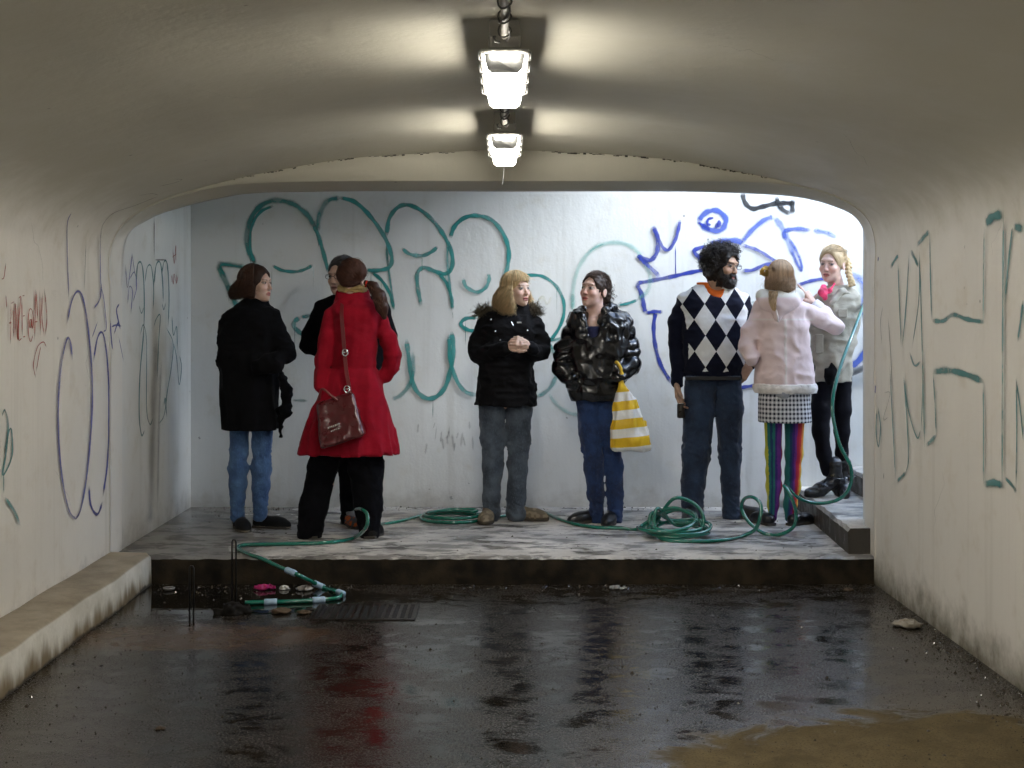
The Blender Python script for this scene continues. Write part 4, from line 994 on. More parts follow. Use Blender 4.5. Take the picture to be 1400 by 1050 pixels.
def along(pts, rad, n, seed=1, wave=0.004, m=14):
    """strands inside a tapering lock"""
    g = np.random.default_rng(seed); C = np.array(spline(pts, 6)); Rr = np.interp(np.linspace(0, 1, len(C)), np.linspace(0, 1, len(rad)), rad); out = []
    for _ in range(n):
        a = g.uniform(0, 6.28); rr = math.sqrt(g.uniform(0.15, 1)) ; b = g.uniform(0, 6.28); t1 = g.uniform(0.8, 1.0); ii = np.linspace(0, (len(C) - 1) * t1, m); base = np.stack([np.interp(ii, np.arange(len(C)), C[:, k]) for k in range(3)], 1); r = np.interp(ii, np.arange(len(C)), Rr) * rr
        tw = a + 0.6 * np.sin(np.linspace(0, 5, m) + b)
        out.append(base + np.stack([np.cos(tw) * r, np.sin(tw) * r, 0 * r], 1) + wave * np.stack([np.sin(ii + b), np.cos(ii * 1.2 + b), 0 * ii], 1))
    return out
def cap_sdf(grow=1.05, brow=0.05, back=-0.05):
    """hair cap on the skull, open at the face"""
    sh = ell(SCALP, SR * grow)
    face = U(0.02, ell((0, -0.085, -0.035), (0.062, 0.060, brow + 0.035)), ell((0, -0.07, -0.10), (0.075, 0.085, 0.06)))
    return Dif(sh, face, 0.012)

# ================================================================== THE PEOPLE
SOLE = plain('shoe_sole', (.045, .038, .03), .7)
PALE = (0.62, 0.42, 0.33); FAIR = (0.66, 0.46, 0.37); OLIVE = (0.46, 0.29, 0.20)
def joints(F, neck, chest, pelvis, shl, shr, ell_, elr, wrl, wrr, hipl, hipr, knl, knr, anl, anr):
    n = ('neck', 'chest', 'pelvis', 'shl', 'shr', 'ell', 'elr', 'wrl', 'wrr', 'hipl', 'hipr', 'knl', 'knr', 'anl', 'anr')
    return {k: F.q(*v) for k, v in zip(n, (neck, chest, pelvis, shl, shr, ell_, elr, wrl, wrr, hipl, hipr, knl, knr, anl, anr))}
def leg(F, L, k=0.03):
    """L: rows (y, x left, x right[, dy]) of one trouser leg"""
    pts = []; rad = []
    for r in L:
        dy = r[3] if len(r) > 3 else 0.0; a = F.q(r[1], r[0], dy); b = F.q(r[2], r[0], dy); pts.append((a + b) / 2); rad.append((b[0] - a[0]) / 2 - .0045)
    return chain(pts, rad, k)
def clip_z(s, z0=None, z1=None):
    def f(p):
        d = s(p)
        if z0 is not None: d = np.maximum(d, z0 - p[:, 2])
        if z1 is not None: d = np.maximum(d, p[:, 2] - z1)
        return d
    g = S(f, s.lo.copy(), s.hi.copy())
    if z0 is not None: g.lo[2] = max(g.lo[2], z0)
    if z1 is not None: g.hi[2] = min(g.hi[2], z1)
    return g

# ---------------------------------------------------------------- A: woman in a loose black coat, arms folded
F = Fig('smiling woman in a loose black coat and blue jeans with brown bobbed hair', 345, 8.3)
fr = Frame(F.q(351, 388, 0.0), 66, 1, 0, 0.99)
hp = head_part(fr, F.q(344, 424, 0.03), head_colors(fr, PALE, (0.40, 0.15, 0.13), (0.05, 0.03, 0.02), (0.03, 0.02, 0.015), 0.25, 0.003))
J = joints(F, (344, 424, 0.03), (344, 455, 0.03), (345, 560, 0), (318, 436, 0.03), (368, 436, -0.02), (312, 490, 0.0), (388, 478, -0.08), (362, 499, -0.17), (366, 498, -0.16), (333, 570, 0), (354, 570, 0), (327, 640, -.02), (357, 640, 0), (325, 704, 0), (356, 702, 0))
F.body(hp, [], J, PALE)
coat = loft(F.rows([(408, 331, 364, .065, .02), (416, 324, 370, .085, .02), (424, 314, 375, .105, .015), (436, 309, 379, .125, .01), (455, 304, 384, .145, 0), (488, 302, 386, .16, 0), (515, 301, 381, .165, 0), (550, 303, 380, .17, 0), (586, 306, 383, .172, 0)]), 2.3, (7, 0.0, 0.03, 0.6))
arms = U(0.04, chain([F.q(373, 436, -.02), F.q(389, 474, -.06), F.q(393, 484, -.10), F.q(356, 500, -.20)], [.052, .052, .05, .046]), chain([F.q(313, 440, 0), F.q(310, 492, -.07), F.q(376, 500, -.19)], [.055, .058, .05]))
g1 = folds(12, 12, 4, .014, 3, True); g2 = folds(14, 14, 24, .012, 8, True)
coat = disp(U(0.05, coat, arms), lambda p: g1(p) + g2(p) * np.clip((p[:, 2] - .95) / .1, 0, 1))
blackwool = fabric('black_wool', (0.0045, 0.0045, 0.0055), 0.95, sheen=0.02, spec=.1)
solid('coat', coat, .0105, blackwool, F.o)
tail = U(0.02, chain([F.q(385, 512, -.1), F.q(392, 535, -.11), F.q(391, 560, -.1), F.q(383, 580, -.08)], [.022, .032, .036, .016]), chain([F.q(382, 560, -.05), F.q(384, 596, -.05)], [.022, .010]))
solid('scarf_end', disp(tail, folds(30, 30, 45, .014, 4)), .008, blackwool, F.o)
jeansA = denim('mid_blue_denim', (0.03, 0.075, 0.19), (0.075, 0.16, 0.32))
la = leg(F, [(570, 314, 342), (640, 312, 340, -.02), (660, 313, 338, -.01), (708, 314, 335)]); lb = leg(F, [(570, 343, 374), (640, 343, 372, .0), (665, 344, 369), (704, 345, 367)])
pw = legfold(21); solid('jeans', disp(U(.012, la, lb), pw), .0095, jeansA, F.o)
sole(solid('shoe', shoe_sdf(F.q(326, 715, .06) * A(1, 1, 0), -68, .25, .040, .045), .0065, M['vcol'], F.o, sole_cols((.012, .012, .013), (.30, .26, .20), .016)), F.q(326, 715, .06) * A(1, 1, 0), -68, .25, .040, SOLE)
sole(solid('shoe', shoe_sdf(F.q(348, 715, .05) * A(1, 1, 0), -14, .25, .040, .045), .0065, M['vcol'], F.o, sole_cols((.012, .012, .013), (.30, .26, .20), .016)), F.q(348, 715, .05) * A(1, 1, 0), -14, .25, .040, SOLE)
hb = cap_sdf(1.08, 0.066)
bob = Dif(ell((0, .030, -.030), (.084, .082, .095)), U(.02, ell((0, -.095, -.05), (.070, .095, .12)), ell((0, -.02, -.16), (.06, .09, .07))), .015)
HB = U(.02, hb, bob); gh = folds(60, 60, 18, .004, 5)
solid('hair', disp(fr.wrap(HB), gh), .0055, M['hair'], F.o, flat((.030, .014, .009)))
strands('hair_strands', hang(fr, 2000, 1.12, lambda f: .095 + .025 * abs(f) / 3.14, 1.15, .020, 3, None, .034, .0, skip=(.3, 1.75)), .0016, M['hair'], F.o, (.075, .036, .022), .6, 3)

# ---------------------------------------------------------------- C: man in a black suit behind the red coat
F = Fig('grey-haired man in a black jacket mostly hidden behind the woman in red', 479, 8.45)
fr = Frame(F.q(467, 377, 0.0), -28, -6, 0, 1.02)
hp = head_part(fr, F.q(478, 412, 0.03), head_colors(fr, PALE, (0.34, 0.16, 0.13), (0.04, 0.035, 0.03), (0.03, 0.025, 0.02), 0.2), False, 0, .054)
J = joints(F, (479, 412, 0.03), (479, 445, 0.03), (479, 560, 0), (440, 422, 0.03), (522, 422, 0.03), (420, 472, 0.05), (536, 472, 0.05), (446, 482, -.1), (520, 500, -.08), (468, 570, 0), (494, 570, 0), (476, 640, 0), (497, 640, 0), (478, 700, 0), (499, 700, 0))
F.body(hp, [], J, PALE)
suit = fabric('black_suiting', (0.004, 0.004, 0.006), 0.9, sheen=0.02, spec=.1)
jk = loft(F.rows([(400, 464, 494, .065, .03), (405, 450, 508, .08, .03), (411, 440, 522, .1, .02), (422, 436, 527, .125, .01), (455, 438, 522, .135, 0), (500, 440, 520, .13, 0), (560, 438, 520, .135, 0)]), 2.3)
sl_ = U(.03, chain([F.q(440, 422, .01), F.q(424, 458, .03), F.q(420, 473, .02), F.q(450, 483, -.12)], [.052, .052, .048, .044]), chain([F.q(521, 421, .01), F.q(532, 458, .03), F.q(531, 476, .02), F.q(512, 500, -.1)], [.052, .05, .046, .042]))
solid('jacket', disp(U(.04, jk, sl_), folds(12, 12, 18, .007, 33, True)), .0105, suit, F.o)
solid('trousers', disp(U(.012, leg(F, [(545, 446, 492), (640, 462, 492, 0), (706, 464, 491, 0)]), leg(F, [(545, 478, 520), (640, 482, 518), (706, 484, 513)])), legfold(31)), .0105, suit, F.o)
def trail(V):
    n = vnoise(V * A(55, 55, 80), 6); c = np.where((n > .55)[:, None], np.array([[.62, .13, .03]]), np.array([[.10, .10, .105]])); c[V[:, 2] > .075] = (.30, .30, .31); c[V[:, 2] < .022] = (.03, .03, .03); return c
sole(solid('shoe', shoe_sdf(F.q(474, 715, .05) * A(1, 1, 0), -62, .29, .05, .09), .0065, M['vcol'], F.o, trail), F.q(474, 715, .05) * A(1, 1, 0), -62, .29, .05, SOLE)
sole(solid('shoe', shoe_sdf(F.q(499, 715, .05) * A(1, 1, 0), -80, .29, .05, .09), .0065, M['vcol'], F.o, trail), F.q(499, 715, .05) * A(1, 1, 0), -80, .29, .05, SOLE)
hb = cap_sdf(1.07, 0.078); solid('hair', disp(fr.wrap(hb), folds(70, 70, 70, .005, 5)), .0055, M['hair'], F.o, flat((.035, .032, .032)))
strands('hair_strands', pulled(fr, 260, (0.1, .9, -.15), 1.09, 4, .003), .0015, M['hair'], F.o, (.07, .066, .066), .8, 4)
gl = MB()
for s in (-1, 1): gl.tube([fr(A(s * .033 + .021 * math.cos(a), -.098, .002 + .015 * math.sin(a))) for a in np.linspace(0, 6.283, 15)], .002, 6)
gl.tube([fr(A(-.012, -.1, .004)), fr(A(.012, -.1, .004))], .002, 6)
for s in (-1, 1): gl.tube([fr(A(s * .054, -.096, .006)), fr(A(s * .078, -.02, .006)), fr(A(s * .080, .012, .004))], .002, 6)
gl.build('glasses', plain('black_frame', (.012, .012, .012), .3), F.o, True)

# ---------------------------------------------------------------- B: woman in the red coat, seen from behind
F = Fig('woman with a dark ponytail in a long red flared coat, seen from behind', 478, 7.97)
fr = Frame(F.q(482, 381, -0.01), 160, 4, -6, 0.97)
hp = head_part(fr, F.q(482, 412, 0.02), head_colors(fr, PALE, (0.40, 0.15, 0.13), (0.05, 0.03, 0.02), (0.03, 0.02, 0.015)))
J = joints(F, (482, 412, 0.02), (482, 450, 0), (478, 560, 0), (455, 432, 0), (516, 434, 0), (441, 492, 0), (538, 490, .03), (440, 530, -.05), (528, 514, .05), (462, 580, 0), (495, 580, 0), (448, 660, 0), (497, 660, 0), (426, 722, 0), (503, 722, 0))
F.body(hp, [], J, PALE)
red = fabric('red_wool', (0.29, 0.005, 0.018), 0.85, sheen=0.05, wr=0.35, var=.15, spec=.15)
ct = loft(F.rows([(398, 464, 500, .058, .01), (406, 459, 506, .068, .01), (414, 456, 514, .09, .01), (424, 452, 522, .105, 0), (436, 454, 521, .115, 0), (462, 457, 517, .118, 0), (490, 456, 513, .108, 0), (503, 454, 514, .108, 0), (525, 444, 523, .13, 0), (560, 427, 533, .16, 0), (595, 415, 541, .19, 0), (620, 409, 546, .205, 0)]), 2.3, (7, 0.0, 0.030, 1.1))
slv = U(.03, chain([F.q(455, 430, 0), F.q(448, 462, -.02), F.q(442, 492, -.03), F.q(438, 528, -.06)], [.05, .052, .048, .046]), chain([F.q(517, 432, 0), F.q(530, 462, .0), F.q(537, 486, .02), F.q(535, 500, .03), F.q(528, 514, .04)], [.05, .052, .05, .048, .046]))
seam = F.q(480, 502)[2]
fA = folds(15, 15, 1.4, .012, 2, True); fB = folds(9, 9, 15, .009, 9, True)
def redd(p):
    t = np.clip((p[:, 2] - seam) / .1, 0, 1); return fA(p) * (.5 + .6 * (1 - t)) + fB(p) * t * .9 + .006 * np.exp(-((p[:, 2] - seam) / .010) ** 2)
solid('coat', disp(U(.009, ct, slv), redd), .0098, red, F.o)
colr = loft(F.rows([(396, 461, 503, .062, .01), (400, 459, 505, .07, .01), (408, 459, 507, .075, .01), (414, 457, 511, .08, .01)]), 2.2)
solid('collar', disp(colr, folds(20, 20, 10, .005, 7)), .007, red, F.o)
scf = loft(F.rows([(388, 464, 500, .058, -.005), (393, 461, 503, .066, -.005), (400, 462, 502, .066, -.005)]), 2.2)
solid('scarf', disp(scf, folds(16, 16, 85, .007, 7, True)), .0055, fabric('ochre_scarf', (.34, .24, .10), .9, wr=.7, var=.5), F.o)
blk = fabric('black_trouser', (0.004, 0.004, 0.006), 0.9, sheen=.02, spec=.1)
solid('trousers', disp(U(.012, leg(F, [(575, 440, 482), (640, 420, 462), (690, 410, 449), (728, 405, 442)]), leg(F, [(575, 474, 524), (640, 475, 525), (690, 483, 524), (728, 489, 520)])), legfold(13)), .0105, blk, F.o)
for x, a in ((426, 100), (505, 80)):
    sole(solid('shoe', shoe_sdf(F.q(x, 735, -.06) * A(1, 1, 0), a, .23, .038, .05), .0075, M['vcol'], F.o, sole_cols((.015, .014, .014), (.02, .02, .02))), F.q(x, 735, -.06) * A(1, 1, 0), a, .23, .038, SOLE)
solid('hair', disp(fr.wrap(cap_sdf(1.06, .045)), folds(80, 80, 25, .003, 5)), .0055, M['hair'], F.o, flat((.045, .018, .013)))
kn = fr.inv(F.q(499, 388, -.085)[None])[0]
strands('hair_strands', pulled(fr, 900, kn - SCALP, 1.085, 5, .003), .0016, M['hair'], F.o, (.095, .040, .027), .6, 5)
pt = [F.q(500, 387, -.08), F.q(510, 392, -.10), F.q(518, 405, -.115), F.q(522, 420, -.125), F.q(525, 434, -.125)]
solid('ponytail', disp(chain(pt, [.016, .030, .040, .036, .012], .02), folds(50, 50, 14, .007, 3)), .006, M['hair'], F.o, flat((.045, .019, .013)))
strands('ponytail_strands', along(pt, [.014, .034, .045, .040, .016], 300, 6, .003), .0016, M['hair'], F.o, (.11, .05, .032), .6, 6)
mb = MB(); kc = F.q(501, 388, -.085); mb.tube([kc + A(.004 * math.sin(a), .017 * math.cos(a), .017 * math.sin(a)) for a in np.linspace(0, 6.283, 15)], .006, 8); mb.build('hair_tie', fabric('red_tie', (.5, .03, .02)), F.o, True)
# her shoulder bag is a thing of its own
bo = F.o.location
bag = empty('handbag', F.q(468, 612, -.24) + np.array(bo)); tag(bag, 'burgundy patent leather shoulder bag hanging against the red coat', 'bag')
off = F.q(468, 612, -.24)
pat = plain('burgundy_patent', (.075, .005, .008), .3, sc=30, bump=.25, bd=.004, Coat__Weight=.4, Coat__Roughness=.2)
cbl, cbr, ctr, ctl = F.q(438, 616, -.25) - off, F.q(501, 592, -.24) - off, F.q(482, 537, -.19) - off, F.q(434, 549, -.20) - off
ce = (cbl + cbr + ctr + ctl) / 4; ux = ((cbr - cbl) + (ctr - ctl)) / 4; uz = ((ctl - cbl) + (ctr - cbr)) / 4
def bagf(p):
    q = p - ce; b = np.stack([ux, A(0, 1, 0), uz], 1); c = np.linalg.solve(b, q.T).T; v = np.clip(c[:, 2], -1, 1)
    tx = np.linalg.norm(ux) * (1 - .10 * v); d = np.stack([np.abs(c[:, 0]) * np.linalg.norm(ux) - tx + .02, np.abs(c[:, 1]) - (.045 - .022 * v) + .02, np.abs(c[:, 2]) * np.linalg.norm(uz) - np.linalg.norm(uz) + .02], 1)
    return np.sqrt((np.maximum(d, 0) ** 2).sum(1)) + np.minimum(d.max(1), 0) - .02
ext = np.abs(ux) + np.abs(uz) + A(.03, .09, .03)
solid('bag_body', disp(S(bagf, ce - ext, ce + ext), folds(16, 16, 16, .008, 15, True)), .007, pat, bag)
strp = plain('strap_leather', (.15, .012, .016), .4)
mb = MB(); sp_ = spline([F.q(479, 537, -.19) - off, F.q(474, 510, -.155) - off, F.q(471, 482, -.135) - off, F.q(469, 455, -.125) - off, F.q(467, 430, -.115) - off, F.q(468, 416, -.075) - off, F.q(468, 411, -.01) - off, F.q(467, 420, .08) - off], 6)
sv = []; sf = []
for i, p in enumerate(sp_):
    sv += [p + A(-.011, -.002, 0), p + A(.011, -.002, 0), p + A(.011, .003, 0), p + A(-.011, .003, 0)]
    if i: 
        for k in range(4): sf.append(((i - 1) * 4 + k, (i - 1) * 4 + (k + 1) % 4, i * 4 + (k + 1) % 4, i * 4 + k))
mesh_obj('strap', sv, sf, strp, bag)
chrome = plain('bright_metal', (.8, .8, .8), .15, 1.0, bump=0)
for px_, py_, dd in ((472, 482, -.142), (474.5, 532, -.19)):
    mb = MB(); c = F.q(px_, py_, dd) - off
    mb.tube([c + A(.016 * math.cos(a), -.004, .02 * math.sin(a)) for a in np.linspace(0, 6.283, 13)], .004, 6); mb.tube([c + A(-.014, -.005, 0), c + A(.016, -.005, .004)], .003, 6); mb.build('buckle', chrome, bag, True)
hl = MB(); hl.tube(spline([F.q(436, 548, -.21) - off, F.q(440, 532, -.22) - off, F.q(452, 540, -.22) - off, F.q(462, 548, -.22) - off], 6), .007, 8); hl.build('handle', strp, bag, True)
mb = MB()
for k in range(7): mb.box(F.q(449 + k * 2.4, 585 - k * .9, -.288) - off, (.006, .004, .012))
for k in range(5): mb.box(F.q(453 + k * 2.4, 589.5 - k * .9, -.288) - off, (.006, .004, .009))
o = mb.build('metal_lettering', chrome, bag); o['kind'] = 'stuff'

# ---------------------------------------------------------------- D: blonde woman in a black parka, hands clasped
F = Fig('blonde woman with a fringe in a black fur-hooded parka, hands clasped', 697, 8.62)
fr = Frame(F.q(706, 396, -0.01), 42, 3, 0, 0.98)
hp = head_part(fr, F.q(699, 430, 0.02), head_colors(fr, FAIR, (0.42, 0.15, 0.14), (0.20, 0.13, 0.07), (0.06, 0.07, 0.08), 0.3, .003), True, .003)
wrl, wrr = F.q(697, 474, -.23), F.q(721, 472, -.23)
J = joints(F, (699, 430, 0.02), (697, 460, 0.02), (694, 560, 0), (664, 442, 0.02), (729, 442, 0.02), (652, 486, 0), (742, 484, 0), (690, 478, -.2), (728, 476, -.2), (678, 565, 0), (708, 565, 0), (672, 635, -.01), (707, 635, 0), (671, 698, 0), (707, 698, 0))
h1 = hand_sdf(wrl, A(.85, -.25, .42), A(.35, .75, -.35), -1, (.75, .8, .85, .9), .92); h2 = hand_sdf(wrr, A(-.85, -.28, .35), A(-.3, .75, -.35), 1, (.75, .8, .85, .9), .92)
F.body(hp, [h1, h2], J, FAIR)
park = fabric('black_parka', (0.005, 0.005, 0.0065), 0.8, sheen=0.02, wr=.5, spec=.15)
pk = loft(F.rows([(418, 682, 716, .062, .02), (426, 670, 724, .085, .02), (434, 661, 733, .11, .01), (446, 657, 738, .13, 0), (475, 657, 737, .14, 0), (500, 656, 730, .14, 0), (530, 651, 732, .145, 0), (554, 648, 734, .15, 0)]), 2.4, (5, 0, .02, .3))
psl = U(.025, chain([F.q(664, 442, .01), F.q(653, 470, -.02), F.q(653, 484, -.06), F.q(692, 477, -.21)], [.055, .058, .056, .046]), chain([F.q(730, 441, .01), F.q(740, 468, -.02), F.q(739, 482, -.06), F.q(725, 474, -.21)], [.055, .058, .056, .046]))
fa, fb = folds(13, 13, 24, .016, 41, True), folds(8, 8, 8, .010, 42)
solid('parka', disp(U(.03, pk, psl), lambda p: fa(p) * .8 + fb(p)), .0100, park, F.o)
for x, y in ((671, 437), (677, 453), (684, 465), (721, 452)):
    mb = MB(); c = F.q(x, y, -.145); mb.tube([c, c + A(0, -.008, 0)], .006, 10); mb.build('snap_button', chrome, F.o, True)
mb = MB(); mb.tube([F.q(699, 440, -.135), F.q(702, 446, -.15)], .004, 6); mb.build('zip_pull', chrome, F.o)
mb = MB(); mb.box(F.q(710, 441, -.14), (.03, .004, .009)); mb.build('name_patch', plain('patch_white', (.55, .55, .55), .7), F.o)
cl = loft(F.rows([(412, 686, 722, .062, -.005), (420, 682, 724, .07, 0), (432, 676, 728, .085, 0)]), 2.2); solid('collar', disp(cl, folds(18, 18, 30, .006, 44)), .008, park, F.o)
jd = denim('grey_blue_denim', (0.030, 0.042, 0.062), (0.095, 0.125, 0.165))
fj = legfold(51)
solid('jeans', disp(U(.012, leg(F, [(540, 652, 692), (600, 656, 691), (640, 659, 689), (680, 660, 685), (703, 659, 685)]), leg(F, [(540, 690, 730), (600, 692, 726), (640, 693, 722), (680, 692, 719), (703, 691, 720)])), fj), .0095, jd, F.o)
for x, a in ((670, -98), (697, -18)):
    sole(solid('shoe', shoe_sdf(F.q(x, 708, .06) * A(1, 1, 0), a, .27, .044, .07), .0065, M['vcol'], F.o, lambda V: np.where((V[:, 2] < .024)[:, None], np.array([[.09, .075, .055]]), np.where((vnoise(V * 55, 3) > .55)[:, None], np.array([[.28, .23, .16]]), np.array([[.17, .14, .10]])))), F.q(x, 708, .06) * A(1, 1, 0), a, .27, .044, SOLE)
BL = (.74, .56, .32)
lon = U(.03, cap_sdf(1.03, .056), Dif(ell((0, .035, -.055), (.082, .072, .115)), U(.02, ell((0, -.10, -.05), (.072, .100, .125)), ell((0, -.03, -.17), (.055, .10, .09))), .015))
solid('hair', disp(fr.wrap(lon), folds(70, 70, 14, .007, 5)), .0055, M['hair'], F.o, flat((.52, .37, .19)))
strands('hair_strands', hang(fr, 3200, 0.98, lambda f: .185 + .015 * math.cos(f), 1.13, .022, 7, 1.34, .040, .012, skip=(.5, 1.35), lay=.13), .0017, M['hair'], F.o, BL, .4, 7)
g = np.random.default_rng(5); fl = []
for c0, n_ in ((F.q(657, 428, .01), 330), (F.q(666, 424, .02), 200), (F.q(733, 426, .0), 220), (F.q(728, 420, .02), 90)):
    for _ in range(n_):
        p = c0 + g.normal(size=3) * A(.018, .02, .014); d = g.normal(size=3) + A(0, -.3, .2); d /= np.linalg.norm(d); b_ = g.normal(size=3) * .008; fl.append([p, p + d * .018 + b_ * .4, p + d * .036 + b_])
o = strands('fur_trim', fl, .0026, M['fur'], F.o, (.095, .075, .050), .7, 8); o['kind'] = 'stuff'

# ---------------------------------------------------------------- E: woman in a shiny puffer jacket
F = Fig('woman in a shiny black quilted puffer jacket and dark blue jeans', 818, 8.55)
fr = Frame(F.q(812, 397, -0.01), -38, 9, 4, 1.0)
hp = head_part(fr, F.q(814, 436, 0.01), head_colors(fr, (.68, .45, .37), (0.44, 0.13, 0.12), (0.10, 0.06, 0.04), (0.05, 0.05, 0.05), 0.45, -.003), True, .006, .053)
chest_skin = ell(F.q(812, 446, -.055), (.055, .05, .06))
hp = (U(.03, hp[0], chest_skin), hp[1], hp[2])
J = joints(F, (814, 436, 0.02), (816, 462, 0.02), (814, 560, 0), (784, 444, 0.02), (852, 446, 0.02), (770, 490, 0.02), (862, 492, 0), (775, 515, -.1), (845, 515, -.12), (800, 565, 0), (828, 565, 0), (812, 635, -.03), (836, 635, 0), (814, 700, 0), (838, 703, 0))
F.body(hp, [], J, (.66, .44, .36))
puf = NT('shiny_puffer_nylon'); p_ = puf.obj(); w1 = puf.noise(puf.scale(p_, (1, 1, 0.6)), 34, 5, 0.65, 1.2)
puf.set(Base__Color=(.0025, .0025, .0035), Roughness=puf.ramp(puf.noise(p_, 9, 4), .3, .7, .12, .26), Specular__IOR__Level=.55, Coat__Weight=.15, Coat__Roughness=.12); puf.set(Normal=puf.bump(w1, .22, .008))
pj = loft(F.rows([(428, 782, 852, .10, .01), (436, 778, 860, .125, .01), (448, 776, 862, .14, 0), (480, 776, 858, .15, 0), (515, 775, 854, .15, 0), (535, 777, 850, .145, 0), (547, 782, 846, .125, 0)]), 2.4)
pj = Dif(pj, ell(F.q(811, 430, -.12), (.052, .11, .14)), .02)
psl = U(.03, chain([F.q(786, 446, .01), F.q(772, 478, .0), F.q(768, 505, -.04), F.q(781, 520, -.10)], [.062, .066, .060, .052]), chain([F.q(852, 448, .01), F.q(860, 476, .0), F.q(862, 497, -.03), F.q(846, 516, -.12)], [.064, .068, .062, .052]))
q1, q2, q3 = folds(15, 15, 5, .012, 61, True), folds(7, 7, 9, .014, 62, True), folds(30, 30, 9, .004, 63, True)
armL = chain([F.q(784, 450, .01), F.q(770, 490, -.02), F.q(778, 520, -.10)], [.07, .075, .06]); armR = chain([F.q(854, 450, .01), F.q(863, 488, -.02), F.q(846, 516, -.12)], [.07, .075, .06])
def puffd(p):
    a = np.clip((.02 - np.minimum(armL(p), armR(p))) / .03, 0, 1); w = vnoise(p * 14, 64) * 2.2
    rib = np.abs(np.sin(p[:, 2] * math.pi / .072 + .5 * np.sin(p[:, 0] * 17) + w)) ** .75
    return a * (.011 - .017 * rib + q2(p) * .5) + (1 - a) * (q1(p) + q2(p) * .8 + q3(p) - .006 * np.abs(np.sin(p[:, 2] * math.pi / .12 + w)))
solid('puffer_jacket', disp(U(.03, pj, psl), puffd, .03), .0092, puf.m, F.o)
col_ = U(.02, chain([F.q(827, 424, -.08), F.q(836, 420, -.01), F.q(830, 420, .06)], [.026, .034, .03]), chain([F.q(795, 434, -.075), F.q(788, 430, -.0), F.q(796, 424, .06)], [.026, .032, .03]), chain([F.q(820, 440, -.11), F.q(828, 428, -.08)], [.020, .026]), chain([F.q(800, 446, -.11), F.q(795, 434, -.08)], [.018, .026]))
hood = U(.03, col_, chain([F.q(836, 428, .03), F.q(852, 436, .0), F.q(860, 440, -.02)], [.035, .045, .032]))
solid('collar', disp(hood, folds(30, 30, 30, .012, 63, True)), .0085, puf.m, F.o)
vt = loft(F.rows([(446, 800, 823, .055, -.07), (452, 799, 824, .06, -.075), (462, 800, 824, .062, -.078), (478, 802, 822, .05, -.09)]), 2.2); solid('shirt', vt, .008, fabric('dark_blue_shirt', (.012, .014, .05), .8), F.o)
jn = denim('dark_blue_denim', (0.006, 0.016, 0.060), (0.014, 0.045, 0.15))
fj = legfold(71)
solid('jeans', disp(U(.012, leg(F, [(530, 784, 826), (590, 790, 826), (640, 798, 826, -.03), (675, 803, 826, -.01), (708, 804, 827, 0)]), leg(F, [(530, 806, 848), (590, 816, 849), (640, 825, 852), (675, 829, 853), (710, 828, 852)])), fj), .0095, jn, F.o)
lea = plain('black_leather', (.010, .010, .011), .32, sc=60, bump=.3)
sole(solid('shoe', shoe_sdf(F.q(822, 712, .04) * A(1, 1, 0), -155, .25, .038, .06), .0065, lea, F.o), F.q(822, 712, .04) * A(1, 1, 0), -155, .25, .038, SOLE); sole(solid('shoe', shoe_sdf(F.q(840, 714, .05) * A(1, 1, 0), -108, .25, .038, .06), .0065, lea, F.o), F.q(840, 714, .05) * A(1, 1, 0), -108, .25, .038, SOLE)
solid('hair', disp(fr.wrap(U(.02, cap_sdf(1.05, .080), ell((.01, .098, -.025), (.058, .040, .058)))), folds(65, 65, 65, .009, 5)), .0055, M['hair'], F.o, flat((.050, .032, .025)))
strands('hair_strands', pulled(fr, 700, (0.12, .95, -.25), 1.09, 9, .007), .0017, M['hair'], F.o, (.095, .065, .052), .6, 9)
g = np.random.default_rng(15); cu = []
for _ in range(320):
    c = A(.01, .10, -.02) + g.normal(size=3) * A(.034, .02, .036); a = g.uniform(0, 6.28); r_ = g.uniform(.008, .018); ax = g.normal(size=3); ax /= np.linalg.norm(ax); u = np.cross(ax, A(.2, .5, .8)); u /= np.linalg.norm(u); w = np.cross(ax, u)
    cu.append(fr(np.array([c + r_ * (u * math.cos(a + t) + w * math.sin(a + t)) + ax * .004 * t for t in np.linspace(0, 5.5, 9)])))
strands('hair_curls', cu, .0018, M['hair'], F.o, (.080, .052, .042), .6, 10)
# the carrier bag hanging from her wrist
bo = np.array(F.o.location); off = F.q(862, 618, -.12)
cb = empty('carrier_bag', off + bo); tag(cb, 'yellow and white striped plastic carrier bag hanging from a wrist', 'bag')
rw = F.rows([(521, 845, 853, .012, -.14), (530, 844, 858, .02, -.14), (540, 841, 866, .032, -.135), (558, 838, 874, .05, -.13), (580, 835, 882, .065, -.125), (600, 833, 889, .07, -.12), (612, 833, 891, .06, -.12), (617, 836, 888, .045, -.12)])
rw = [(r[0] - off[2], r[1] - off[0], r[2] - off[1], r[3], r[4]) for r in rw]
t = NT('striped_plastic'); pz = t.obj(); xyz = t.sep(pz); zz = t.math('ADD', xyz[2], t.math('MULTIPLY', xyz[0], -.10))
sw_ = t.math('MODULO', t.math('ADD', t.math('ADD', zz, t.math('MULTIPLY', t.math('SUBTRACT', t.noise(pz, 6, 2), .5), .02)), 1.0 - .037 + .118), .118)
yel = t.math('MULTIPLY', t.ramp(sw_, .0565, .0605, 0, 1), 1.0)
t.set(Base__Color=t.mix(yel, (.80, .80, .78), (.80, .52, .02)), Roughness=.38, Transmission__Weight=0.0, Subsurface__Weight=.15, Subsurface__Radius=(.02, .02, .01)); t.set(Normal=t.bump(t.noise(t.scale(pz, (2.2, 2.2, .8)), 12, 5), .45, .015))
fc, fd = folds(26, 26, 4, .012, 81, True), folds(14, 14, 14, .008, 82)
solid('plastic_sack', disp(loft(rw, 2.2, (8, .09, .03, .4)), lambda p: fc(p) * .7 + fd(p)), .0072, t.m, cb)
